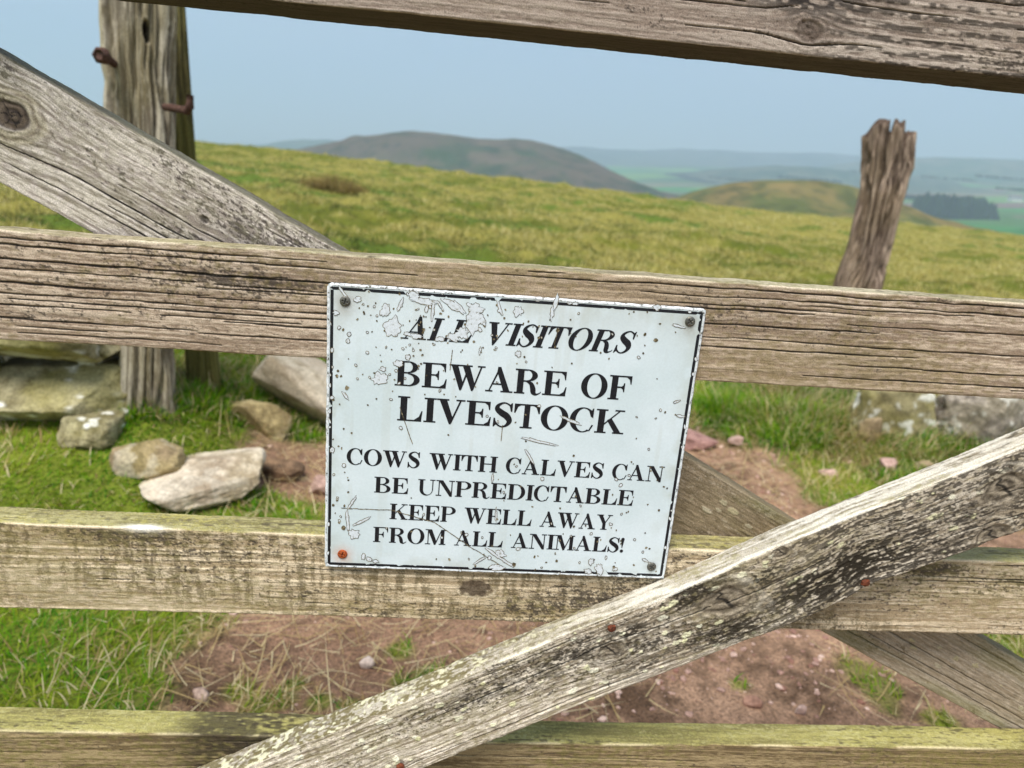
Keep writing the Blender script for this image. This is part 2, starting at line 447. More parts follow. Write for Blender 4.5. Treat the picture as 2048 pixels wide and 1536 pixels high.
# ------------------------------------------------------------------ gate boards
YF = 0.57                                      # front face of the rails
def wood(u, v, P, s):
    """colour and relief of weathered timber. u along, v across (metres)"""
    vw = v + (noise(u * 2.1, u * 0 + 3, s) - 0.5) * 0.010 + (noise(u * 7, v * 18, s + 1) - 0.5) * 0.003
    vcr = v + (noise(u * 2.1, u * 0 + 3, s) - 0.5) * 0.006
    kn = np.zeros_like(u); swirl = np.zeros_like(u); kcore = np.zeros_like(u)
    for (ku, kv, r, dk) in P.get('knots', []):
        du, dv = (u - ku) * 0.72, v - kv
        ang = np.arctan2(dv, du)
        d = np.sqrt(du * du + dv * dv) * (1 + 0.22 * (noise(ang * 1.6 + 9, ang * 0, s + 5) - 0.5)) / r
        vcr = vcr - dv * 0.6 * np.exp(-(d / 1.9) ** 2)
        vw = vw - dv * 0.82 * np.exp(-(d / 1.9) ** 2)
        kn = np.maximum(kn, np.exp(-(d / 1.5) ** 4))
        ring = 0.5 + 0.5 * np.cos(d * 17 + 3 * noise(u * 130, v * 130, s + 6))
        swirl = np.maximum(swirl, ring * np.exp(-(d / 1.6) ** 4) * dk)
        kcore = np.maximum(kcore, (1 - sm(0.55, 0.95, d)) * dk)
        cr = 1 - sm(0.03, 0.09, np.abs(du / r * 0.8 + dv / r * 0.5 + 0.25 * (noise(v * 300, u * 300, s + 8) - 0.5)))
        kcore = np.maximum(kcore, cr * (1 - sm(0.7, 1.0, d)) * dk * 1.3)
    n1 = fbm(u * 4, vw * 95, s + 10, 3)
    n2 = noise(u * 16, vw * 520, s + 11)
    n3 = noise(u * 55, vw * 1100, s + 12)
    n4 = noise(u * 260, vw * 900, s + 13)
    t = 0.24 * n1 + 0.26 * n2 + 0.26 * n3 + 0.24 * n4
    t = sm(0.34, 0.66, t)
    col = mix(P['light'], P['dark'], t * P.get('contrast', 0.9))
    big = fbm(u * 3.2, v * 14, s + 20, 4)
    col = mix(col, P['tone2'], sm(0.45, 0.68, big) * P.get('tone2_amt', 0.6))
    h = -0.0003 * t
    # pale raised latewood lines
    rf = P.get('ringf', 105)
    ph = vw * rf + 1.3 * noise(u * 1.1, vw * 26, s + 23)
    fr = np.abs((ph % 1) - 0.5)
    ln = (1 - sm(0.05, 0.20, fr)) * sm(0.35, 0.65, noise(u * 3.0, np.floor(ph) * 3.7, s + 24))
    col = mix(col, P['light'] * 1.22, ln * P.get('ring_amt', 0.35))
    h = h + 0.0003 * ln
    # fine dark fibres
    fib = sm(0.66, 0.80, noise(u * 20, vw * 760, s + 30) * 0.6 + noise(u * 70, vw * 1500, s + 31) * 0.4)
    col = mix(col, P['fibre'], fib * P.get('fibre_amt', 0.55)); h = h - 0.00018 * fib
    # saw marks across the grain
    if P.get('saw', 0):
        sw = noise(u * 260 + 2 * noise(u * 9, v * 9, s + 44), v * 50, s + 40) * 0.45 + noise(u * 560, v * 100, s + 41) * 0.30 + noise(u * 90, v * 340, s + 45) * 0.25
        pm = sm(0.30, 0.55, fbm(u * 5.5, v * 12, s + 42, 3))
        spk = noise(u * 900, v * 900, s + 43)
        sw = sm(0.44, 0.62, sw * 0.7 + spk * 0.3) * pm
        col = mix(col, P['sawc'], sw * P['saw']); h = h - 0.00035 * sw
    # speckled algae and black mould in patches
    sp = 0.36 * noise(u * 430, vw * 760, s + 50) + 0.30 * noise(u * 150, vw * 420, s + 51) + 0.34 * noise(u * 950, v * 1100, s + 52)
    pa = fbm(u * 4.6 + 3, v * 20, s + 53, 4)
    mask = P.get('mould', 0.4)
    extra = np.zeros_like(u)
    for (mu, mv, ru, rv, am) in P.get('patches', []):
        extra = np.maximum(extra, am * np.exp(-(((u - mu) / ru) ** 2 + ((v - mv) / rv) ** 2)))
    th = 0.80 - 0.42 * sm(0.34, 0.75, pa) * mask - 0.40 * extra
    col = mix(col, P['mouldc'], np.clip(extra * 0.55, 0, 0.5) * sm(0.25, 0.65, 0.5 * noise(u * 60, vw * 240, s + 55) + 0.5 * noise(u * 300, v * 400, s + 56)))
    mo = sm(-0.03, 0.13, sp - th)
    col = mix(col, P['mouldc'], mo * 0.85); h = h + 0.0002 * mo
    # soft green or olive bloom
    gr = sm(0.46, 0.66, 0.6 * fbm(u * 6 + 11, v * 17, s + 60, 4) + 0.4 * noise(u * 240, v * 400, s + 61))
    col = mix(col, P['green'], gr * P.get('green_amt', 0.4))
    # knots
    col = mix(col, P.get('knotd', S(96, 84, 72)), np.clip(swirl * 0.55, 0, 1))
    col = mix(col, P.get('knotc', S(58, 50, 44)), np.clip(kcore * (0.6 + 0.4 * noise(u * 500, v * 500, s + 66)), 0, 0.95))
    h = h + 0.0010 * kn - 0.0006 * swirl - 0.0016 * np.clip(kcore, 0, 1)
    # crustose lichen spots
    rs = np.random.RandomState(s + 7)
    for k in range(P.get('lichen', 0)):
        lu = rs.uniform(*P.get('lu', (-0.45, 0.65))); lv = rs.uniform(*P.get('lv', (0.0, 0.12))); lr = rs.uniform(0.0008, 0.0034)
        sel = np.where((np.abs(u - lu) < lr * 4) & (np.abs(v - lv) < lr * 2.5))[0]
        if len(sel) == 0: continue
        uu, vv = u[sel], v[sel]
        d = np.sqrt(((uu - lu) / (lr * rs.uniform(1.0, 2.4))) ** 2 + ((vv - lv) / lr) ** 2) + 0.9 * (noise(uu * 420, vv * 420, s + 70) - 0.5)
        mm = 1 - sm(0.75, 1.0, d)
        c0 = mix(S(232, 228, 204), S(214, 210, 160), np.array(rs.uniform(0, 1)))
        col[sel] = mix(col[sel], c0, mm * 0.9); h[sel] += 0.0005 * mm
    # drying cracks, really cut into the board
    crk = np.zeros_like(u)
    for (cv, u0, u1, wd) in P.get('cracks', []):
        sel = np.where((np.abs(vcr - cv) < 0.006) & (u > u0) & (u < u1))[0]
        if len(sel) == 0: continue
        uu = u[sel]
        tt = (uu - u0) / (u1 - u0)
        ww = 0.5 * wd * np.minimum(1, 5 * np.minimum(tt, 1 - tt)) * (0.2 + 1.25 * noise(uu * 22, uu * 0 + cv * 900, s + 80))
        dd = np.abs(vcr[sel] - cv - 0.0016 * (noise(uu * 11, uu * 0 + cv * 700, s + 81) - 0.5) - 0.0006 * (noise(uu * 60, uu * 0 + cv * 700, s + 82) - 0.5))
        crk[sel] = np.maximum(crk[sel], 1 - sm(ww * 0.45, ww * 0.45 + 0.00045, dd))
    col = mix(col, S(44, 36, 30), crk * 0.85)
    h = h - 0.0024 * crk
    return col, h, mo

def topface(col, u, v, P, s):
    n = fbm(u * 9, v * 70, s + 90, 4); n2 = noise(u * 380, v * 520, s + 91); n3 = noise(u * 60, v * 700, s + 92)
    c = mix(P['top1'], P['top2'], sm(0.35, 0.65, 0.5 * n + 0.25 * n2 + 0.25 * n3))
    c = mix(c, P['top3'], sm(0.50, 0.66, 0.55 * fbm(u * 14 + 5, v * 40, s + 93, 3) + 0.45 * n2) * P.get('top3_amt', 0.6))
    c = mix(c, S(58, 52, 40), sm(0.60, 0.72, 0.5 * fbm(u * 8 + 1, v * 60, s + 94, 3) + 0.5 * noise(u * 150, v * 600, s + 95)) * 0.75)
    return mix(col, c, P.get('top_amt', 0.85))

def board(name, parent, org, ang, u0, u1, zt, zb, yf, th, P, s, vis=(-0.47, 0.68), du=0.00105, dv=0.00062, rad=0.0022):
    """a plank: front outline between zb(u) and zt(u), front face at yf, thickness th, with rounded edges"""
    us = np.concatenate([np.arange(u0, vis[0], 0.012), np.arange(vis[0], vis[1], du), np.arange(vis[1], u1 + 1e-6, 0.012)])
    T, Bm = zt(us), zb(us)
    H0 = float(np.median(T - Bm))
    nf = int(H0 / dv); ntp = max(14, int(th / 0.0011)); nbt = max(10, int(th / 0.002)); nk = 14
    # ring parameter: (kind, t)
    seg = []
    seg += [(0, t) for t in np.linspace(0, 1, nbt, endpoint=False)]      # bottom, back to front
    seg += [(1, t) for t in np.linspace(0, 1, nf, endpoint=False)]       # front, bottom to top
    seg += [(2, t) for t in np.linspace(0, 1, ntp, endpoint=False)]      # top, front to back
    seg += [(3, t) for t in np.linspace(0, 1, nk, endpoint=False)]       # back, top to bottom
    kd = np.array([q[0] for q in seg]); tt = np.array([q[1] for q in seg], np.float32)
    nv = len(seg); nu = len(us)
    U = np.repeat(us, nv); K = np.tile(kd, nu); t = np.tile(tt, nu)
    Tz = np.repeat(T, nv); Bz = np.repeat(Bm, nv); Hh = Tz - Bz
    edge = 0.0016 * (fbm(U * 38, U * 0 + 5.5, s + 101, 4) - 0.5) * 2
    Tz = Tz + edge * P.get('rough', 0.6); Bz = Bz + 0.0012 * (fbm(U * 30, U * 0 + 2.5, s + 102, 4) - 0.5) * 2 * P.get('rough', 0.6)
    y = np.where(K == 0, yf + th * (1 - t), np.where(K == 1, yf, np.where(K == 2, yf + th * t, yf + th)))
    z = np.where(K == 0, Bz, np.where(K == 1, Bz + (Tz - Bz) * t, np.where(K == 2, Tz, Tz + (Bz - Tz) * t)))
    # round the four long edges
    cy = np.clip(y, yf + rad, yf + th - rad); cz = np.clip(z, Bz + rad, Tz - rad)
    dy, dz = y - cy, z - cz; L = np.sqrt(dy * dy + dz * dz) + 1e-9
    k = np.minimum(1, rad / L); y = cy + dy * k; z = cz + dz * k
    ny = np.where(L > rad * 0.3, dy / L, 0); nz = np.where(L > rad * 0.3, dz / L, 0)
    v = np.where(K == 0, -th * (1 - t), np.where(K == 1, Hh * t, np.where(K == 2, Hh + th * t, Hh + th + Hh * t)))
    v = v.astype(np.float64)
    col, h, mo = wood(U, v, P, s)
    tw = sm(-0.0035, 0.0015, v - Hh + 0.0025 * (noise(U * 60, U * 0, s + 110) - 0.5)) * (K <= 2) * (v > 0)
    pale = np.exp(-((v - Hh + 0.0005) / 0.0018) ** 2) * sm(0.3, 0.55, noise(U * 26, U * 0 + 8, s + 111))
    ctop = topface(col, U, v, P, s + 3)
    col = mix(col, ctop, (tw > 0.5) * 1.0 * tw)
    col = mix(col, P.get('edgec', S(226, 212, 186)), pale * P.get('edge_amt', 0.75))
    if 'under_shade' in P:
        col = mix(col, P['under_shade'], (K == 0) * 0.85)  # shade on the bottom face, painted into the wood colour
    if 'post' in P:
        col = P['post'](U, v, Hh, K, col, s)
    y = y + ny * h; z = z + nz * h
    ca, sa = math.cos(ang), math.sin(ang)
    X = org[0] + U * ca - z * sa; Z = org[1] + U * sa + z * ca
    V = np.stack([X, y, Z], 1)
    Q = grid_quads(nu, nv, wrap=True)[:, ::-1]
    # end caps
    c0 = len(V); V = np.vstack([V, V[:nv].mean(0), V[-nv:].mean(0)])
    col = np.vstack([col, P['dark'][None], P['dark'][None]])
    j = np.arange(nv); j2 = (j + 1) % nv
    tr = np.vstack([np.stack([np.full(nv, c0), j, j2], 1), np.stack([np.full(nv, c0 + 1), (nu - 1) * nv + j2, (nu - 1) * nv + j], 1)])
    o = mesh_np(name, V, quads=Q, tris=tr, mat=M_wood, parent=parent, color=np.clip(col, 0.004, 0.9))
    o.location = -Vector(parent.location)
    return o

gate = empty('gate', (0.1, YF + 0.015, -0.98))
tag(gate, 'weathered grey wooden field gate with horizontal rails and two crossing diagonal braces', 'gate')

def lin(a, b): return lambda u: a + b * u
rs0 = np.random.RandomState(11)
def cracks(n, H, seed, lo=0.05, hi=0.5, w=(0.0006, 0.0015), span=(-0.6, 0.8)):
    r = np.random.RandomState(seed); o = []
    for i in range(n):
        L = r.uniform(lo, hi); u0 = r.uniform(span[0], span[1]); o.append((r.uniform(0.04, 0.97) * H, u0, u0 + L, r.uniform(*w)))
    return o

GREY = dict(fibre=S(84, 72, 60), mouldc=S(62, 54, 46), green=S(122, 116, 74), sawc=S(96, 86, 52),
            top1=S(168, 164, 128), top2=S(120, 116, 84), top3=S(150, 146, 84))
# second rail from the top: pinkish grey, long black cracks
Pm = dict(GREY, light=S(198, 179, 157), dark=S(138, 117, 97), tone2=S(162, 142, 112), tone2_amt=0.5, contrast=0.9, fibre_amt=0.38,
          mould=0.55, green=S(124, 110, 68), green_amt=0.45, ring_amt=0.15, ringf=80,
          top1=S(176, 168, 140), top2=S(124, 116, 90), top3=S(142, 138, 96), edge_amt=0.6,
          patches=[(-0.17, 0.070, 0.055, 0.007, 0.45), (-0.155, 0.060, 0.05, 0.010, 0.75), (-0.10, 0.06, 0.03, 0.012, 0.4), (0.22, 0.062, 0.06, 0.02, 0.55), (0.27, 0.05, 0.05, 0.014, 0.4), (0.335, 0.045, 0.04, 0.02, 0.5), (0.37, 0.02, 0.03, 0.014, 0.45)])
Pm['cracks'] = [(0.0765, -0.60, -0.10, .0014), (0.0715, -0.62, -0.03, .0016), (0.0615, -0.60, -0.13, .0021), (0.0600, -0.21, 0.02, .0019), (0.0540, -0.6, -0.2, .0012), (0.0500, -0.20, 0.0, .0013),
                (0.0435, -0.62, -0.19, .0021), (0.0420, -0.20, 0.02, .0015), (0.0350, -0.55, -0.1, .0010), (0.0355, -0.12, -0.04, .0014), (0.0265, -0.62, -0.25, .0019), (0.027, -0.08, -0.01, .0013), (0.0235, -0.18, -0.04, .0016), (0.0150, -0.5, -0.2, .0009), (0.0135, -0.2, -0.06, .0012), (0.031, -0.34, -0.06, .0011),
                (0.0770, 0.02, 0.75, .0014), (0.0700, 0.15, 0.80, .0018), (0.0600, 0.19, 0.30, .0014), (0.0540, 0.33, 0.80, .0017),
                (0.0480, 0.19, 0.36, .0020), (0.0360, 0.20, 0.55, .0012), (0.0290, 0.18, 0.40, .0012), (0.0185, 0.33, 0.80, .0018), (0.0080, 0.3, 0.7, .0010)] + cracks(16, 0.084, 5, 0.03, 0.16, (0.0003, 0.0006))
board('rail', gate, (0, 0), 0, -1.5, 1.7, lin(-0.0675, 0.0018), lin(-0.1523, 0.0022), YF, 0.028, Pm, 100)

# top rail, seen from slightly below
def top_post(U, v, Hh, K, col, s):
    # growth rings at the right end blackened with mould in stripes
    st = sm(0.42, 0.60, 0.5 + 0.5 * np.sin(2 * math.pi * (v * 125 + 1.4 * noise(U * 3, v * 20, s + 201)))) * sm(0.22, 0.30, U) * (1 - sm(0.40, 0.52, U - 0.5 * v))
    sp = sm(0.36, 0.56, 0.5 * noise(U * 300, v * 500, s + 202) + 0.5 * noise(U * 90, v * 300, s + 203))
    col = mix(col, S(66, 58, 50), st * sp * 0.85 * (K == 1))
    dk = np.exp(-((U - 0.245) / 0.05) ** 2 - ((v - 0.042) / 0.016) ** 2)
    return mix(col, S(52, 46, 42), np.clip(dk * 1.2, 0, 1) * sm(0.3, 0.5, noise(U * 200, v * 400, s + 204)) * (K == 1))
Pt = dict(GREY, light=S(186, 172, 158), dark=S(120, 104, 92), tone2=S(150, 132, 118), tone2_amt=0.55, fibre_amt=0.5, mould=0.6, green_amt=0.12, ring_amt=0.30, ringf=120,
          knots=[(0.252, 0.0165, 0.0105, 0.75), (0.62, 0.055, 0.010, 0.7)], knotc=S(80, 66, 56), knotd=S(104, 90, 78), edge_amt=0.35, edgec=S(186, 140, 110), under_shade=S(38, 31, 25), rough=0.7,
          patches=[(0.46, 0.008, 0.03, 0.008, 0.6)], green=S(130, 122, 90), post=top_post)
Pt['cracks'] = [(0.030, 0.06, 0.24, .0012), (0.034, -0.2, 0.2, .0010), (0.022, -0.3, 0.1, .0010)] + cracks(16, 0.086, 6, 0.04, 0.2, (0.0005, 0.0009))
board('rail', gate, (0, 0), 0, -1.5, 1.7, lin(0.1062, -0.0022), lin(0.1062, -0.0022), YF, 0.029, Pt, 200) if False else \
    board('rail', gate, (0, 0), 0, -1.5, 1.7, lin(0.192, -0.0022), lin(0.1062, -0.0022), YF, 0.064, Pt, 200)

# third rail: pale, cross-hatched by the saw, mossy top
def low_post(U, v, Hh, K, col, s):
    d = np.sqrt(((U - 0.036) / 0.016) ** 2 + ((v - 0.034) / 0.010) ** 2) + 0.5 * (noise(U * 220, v * 220, s + 301) - 0.5)
    k = (1 - sm(0.7, 1.0, d)) * (K == 1)
    col = mix(col, S(72, 58, 46), k * 0.85)
    hl = np.exp(-(((d - 1.05) / 0.10) ** 2)) * (v < 0.034) * (K == 1)
    col = mix(col, S(214, 200, 172), hl * 0.6)
    lp = np.exp(-((U + 0.252) / 0.014) ** 2 - ((v - Hh - 0.001) / 0.004) ** 2)
    return mix(col, S(236, 232, 222), np.clip(lp * 1.5, 0, 1))
Pl = dict(GREY, light=S(220, 202, 172), dark=S(158, 136, 104), tone2=S(152, 132, 90), tone2_amt=0.55, contrast=0.85, fibre_amt=0.4, mould=0.55, green=S(134, 124, 74), green_amt=0.38,
          saw=0.66, sawc=S(88, 76, 46), ring_amt=0.75, ringf=88, top1=S(164, 158, 108), top2=S(116, 110, 66), top3=S(176, 168, 92), edge_amt=0.85, edgec=S(226, 208, 176),
          patches=[(-0.28, 0.074, 0.05, 0.008, 0.6), (0.14, 0.03, 0.06, 0.014, 0.6), (0.09, 0.02, 0.04, 0.01, 0.5), (0.46, 0.07, 0.05, 0.006, 0.8), (0.56, 0.06, 0.05, 0.012, 0.5)], post=low_post)
Pl['cracks'] = [(0.058, 0.45, 0.62, .0011), (0.062, 0.44, 0.7, .0008), (0.05, -0.12, -0.06, .0009)] + cracks(8, 0.08, 9, 0.02, 0.08, (0.0005, 0.0008))
board('rail', gate, (0, 0), 0, -1.5, 1.7, lin(-0.3106, 0.0), lin(-0.3927, 0.0022), YF, 0.030, Pl, 300)

# lowest rail in view: brown, top thick with yellow-green algae
Pb = dict(GREY, light=S(166, 146, 108), dark=S(108, 90, 62), tone2=S(138, 122, 76), tone2_amt=0.6, contrast=0.95, fibre_amt=0.65, mould=0.35, green=S(120, 114, 58), green_amt=0.5, ring_amt=0.35, ringf=130,
          top1=S(160, 154, 90), top2=S(118, 112, 64), top3=S(196, 190, 130), top3_amt=0.5, edge_amt=0.75, edgec=S(214, 200, 158))
Pb['patches'] = [(-0.17, 0.08, 0.05, 0.02, 0.8), (-0.2, 0.105, 0.03, 0.02, 0.5), (0.6, 0.085, 0.06, 0.01, 0.5)]
Pb['cracks'] = cracks(30, 0.085, 12, 0.05, 0.3, (0.0006, 0.0011))
def bz(u): return -0.5255 - 0.004 * u - 0.0035 * np.exp(-((u - 0.10) / 0.22) ** 2) + 0.0015
def base_post(U, v, Hh, K, col, s):
    g = np.exp(-((U + 0.165) / 0.06) ** 2) * (v > 0.03) * sm(0.2, 0.7, 0.5 * noise(U * 180, v * 420, s + 701) + 0.5 * fbm(U * 20, v * 60, s + 702, 3)) * (K != 3)
    return mix(col, S(52, 44, 34), np.clip(g * 1.6, 0, 0.8))
Pb['post'] = base_post
board('rail', gate, (0, 0), 0, -1.5, 1.7, bz, lin(-0.612, -0.002), YF, 0.031, Pb, 400)

# brace behind the rails, upper left to lower right
A1 = math.atan(-0.5150)
YB = YF + 0.0325
def brace_frame(ang, c): return (0.0, c), ang
ca1 = math.cos(A1)
# in brace frame z' = (z - c - m x) * cos
tb = lambda u: 0.5 * (0.0003 + 0.0) + ( -0.1203 + 0.1660) * ca1 + 0.0026 * np.sin(u * 5 + 1.2) - 0.005 * u
bb_ = lambda u: (-0.2170 + 0.1660) * ca1 + 0.006 * u * 0.9
Pu = dict(GREY, light=S(216, 206, 194), dark=S(134, 122, 112), tone2=S(168, 156, 144), tone2_amt=0.45, fibre_amt=0.42, mould=1.0, mouldc=S(66, 58, 52), green=S(150, 146, 112), green_amt=0.22, ring_amt=0.3, ringf=120,
          top1=S(120, 114, 92), top2=S(82, 76, 58), top3=S(118, 116, 82), edge_amt=0.35, edgec=S(190, 182, 162), knots=[(-0.387, 0.052, 0.0135, 1.0), (-0.232, 0.055, 0.0035, 0.9)], knotc=S(44, 36, 32), knotd=S(112, 102, 84),
          patches=[(-0.37, 0.035, 0.03, 0.02, 0.4), (-0.34, 0.075, 0.03, 0.006, 0.5), (-0.30, 0.02, 0.05, 0.015, 0.3), (-0.20, 0.06, 0.05, 0.010, 0.8), (-0.12, 0.055, 0.06, 0.016, 1.0), (-0.13, 0.02, 0.08, 0.014, 0.8), (-0.26, 0.035, 0.06, 0.01, 0.5), (-0.42, 0.08, 0.03, 0.01, 0.7),
                   (0.25, 0.04, 0.08, 0.04, 0.6), (0.33, 0.06, 0.06, 0.03, 0.5)])
def up_post(U, v, Hh, K, col, s):
    r = sm(0.15, 0.25, U)                     # the lower right half is browner and greener
    n = noise(U * 140, v * 700, s + 401)
    br = mix(S(164, 144, 114), S(118, 102, 72), n)
    br = mix(br, S(122, 116, 66), sm(0.5, 0.7, fbm(U * 9, v * 30, s + 402, 3)) * 0.7)
    col = mix(col, br, r * 0.72 * (K != 3))
    # the big knot at the upper end: dark split heart inside pale and olive rings
    du_, dv_ = (U + 0.387) * 0.85, v - 0.052
    ag = np.arctan2(dv_, du_)
    d_ = np.sqrt(du_ * du_ + dv_ * dv_) / 0.0125 * (1 + 0.22 * (noise(ag * 1.5 + 9, ag * 0, s + 431) - 0.5) + 0.2 * (noise(U * 110, v * 110, s + 432) - 0.5))
    rg_ = 0.5 + 0.5 * np.cos(d_ * 13 + 3 * noise(U * 120, v * 120, s + 433))
    halo = sm(0.85, 1.0, d_) * (1 - sm(1.5, 2.0, d_)) * (K == 1)
    col = mix(col, mix(S(182, 172, 146), S(104, 92, 68), rg_), halo * 0.6)
    heart = (1 - sm(0.75, 0.95, d_)) * (K == 1)
    col = mix(col, mix(S(106, 92, 78), S(56, 46, 40), rg_), heart * 0.8)
    wb_ = 0.005 * (noise(U * 260, v * 260, s + 434) - 0.5)
    for aa in (0.75, 2.5, 3.6, 5.5, 4.6):
        c_ = 1 - sm(0.02, 0.08, np.abs(-du_ * math.sin(aa) + dv_ * math.cos(aa) + wb_) / 0.0125)
        col = mix(col, S(20, 16, 14), c_ * (du_ * math.cos(aa) + dv_ * math.sin(aa) > 0) * (1 - sm(0.6, 0.85, d_)) * (K == 1) * 0.9)
    return col
Pu['post'] = up_post
Pu['cracks'] = [(0.036, -0.42, -0.1, .0012), (0.020, -0.38, -0.16, .0011), (0.028, -0.30, -0.06, .0010), (0.047, -0.30, -0.1, .0010), (0.022, 0.45, 0.75, .0018), (0.014, 0.42, 0.7, .0014), (0.034, 0.44, 0.7, .0012)] + cracks(14, 0.085, 15, 0.03, 0.14, (0.0003, 0.0006), (-0.5, 0.75))
Pu['lichen'] = 46; Pu['lu'] = (0.22, 0.74); Pu['lv'] = (0.0, 0.09)
upper_brace = board('brace', gate, (0.0, -0.1660), A1, -1.0, 1.05, tb, bb_, YB, 0.026, Pu, 500, vis=(-0.50, 0.80))

# brace in front of the rails, lower left to upper right
A2 = math.atan(0.5280); ca2 = math.cos(A2); sa2 = math.sin(A2)
C2 = -0.49
ft_ = np.array([[0.4928, -0.1844], [0.4422, -0.2115], [0.3681, -0.2496], [0.2934, -0.2882], [0.2756, -0.2985], [0.1925, -0.3468], [0.126, -0.3782], [0.0597, -0.4134], [-0.0152, -0.4536], [-0.1129, -0.5041], [-0.1693, -0.5345]])
fb_ = np.array([[0.5163, -0.2633], [0.4576, -0.2921], [0.4526, -0.2955], [0.4075, -0.3150], [0.387, -0.3230], [0.3692, -0.3380], [0.3368, -0.3584], [0.3089, -0.3737], [0.2769, -0.3895], [0.2569, -0.3987], [0.1895, -0.4339], [0.1348, -0.4604], [0.0661, -0.4975], [-0.0008, -0.5321]])
def to_frame(P):
    x, z = P[:, 0], P[:, 1] - C2
    u = x * ca2 + z * sa2; w = -x * sa2 + z * ca2
    o = np.argsort(u); return u[o], w[o]
ftu, ftw = to_frame(ft_); fbu, fbw = to_frame(fb_)
def smooth_interp(u, xs, ys):
    o = np.zeros_like(u); k = np.array([-2, -1, 0, 1, 2]) * 0.006
    for q in k: o += np.interp(u + q, xs, ys)
    return o / 5
f_top = lambda u: smooth_interp(u, np.concatenate([[-1.2], ftu, [1.6]]), np.concatenate([[ftw[0]], ftw, [ftw[-1]]]))
f_bot = lambda u: smooth_interp(u, np.concatenate([[-1.2], fbu, [1.6]]), np.concatenate([[fbw[0]], fbw, [fbw[-1]]]))
def uvof(px, py):
    p = at(px, py, YF - 0.028); x, z = p[0], p[2] - C2
    u = x * ca2 + z * sa2; w = -x * sa2 + z * ca2
    return u, w - float(f_bot(np.array([u]))[0])
def pat(px, py, ru, rv, a):
    u, v = uvof(px, py); return (u, v, ru, rv, a)
def knt(px, py, r, d):
    u, v = uvof(px, py); return (u, v, r, d)
Pf = dict(GREY, light=S(238, 226, 206), dark=S(140, 124, 102), tone2=S(176, 156, 118), tone2_amt=0.5, fibre_amt=0.5, mould=0.62, mouldc=S(46, 40, 32), green=S(136, 126, 80), green_amt=0.36, ring_amt=0.35, ringf=110, saw=0.35, sawc=S(96, 88, 64),
          top1=S(190, 182, 166), top2=S(128, 118, 100), top3=S(180, 174, 130), top3_amt=0.4, top_amt=0.95, edge_amt=0.9, edgec=S(238, 228, 206), rough=0.8,
          knots=[knt(1450, 1200, 0.018, 0.9), knt(1222, 1300, 0.0095, 0.8), knt(1560, 1105, 0.007, 0.7), knt(2010, 975, 0.017, 1.0), knt(1985, 1070, 0.014, 1.0), knt(800, 1525, 0.004, 0.7)],
          knotc=S(88, 78, 66), knotd=S(84, 76, 62),
          patches=[pat(1850, 1040, .07, .022, .55), pat(1960, 1010, .06, .02, .65), pat(1900, 1090, .04, .012, .8), pat(1690, 1130, .06, .02, .55), pat(1600, 1190, .05, .016, .45), pat(1400, 1170, .03, .014, .6), pat(1430, 1260, .04, .012, .65), pat(1290, 1290, .04, .012, .6), pat(1130, 1310, .04, .012, .5), pat(1200, 1350, .06, .012, .4), pat(990, 1340, .04, .01, .45), pat(900, 1400, .06, .018, .3)],
          lichen=150, lu=(-0.2, 0.62), lv=(0.002, 0.105))
MOT = [pat(*q) for q in ((1380, 1190, .022, .016, 1.4), (1470, 1262, .040, .012, 1.4), (1530, 1150, .02, .012, 1.0), (1620, 1170, .05, .018, 1.2), (1690, 1140, .04, .018, 1.2), (1260, 1265, .030, .010, 1.1), (1165, 1300, .030, .012, 1.0), (1290, 1330, .040, .010, 0.9), (1120, 1340, .05, .012, 0.7), (960, 1390, .07, .012, 0.6), (1760, 1110, .05, .02, .9))]
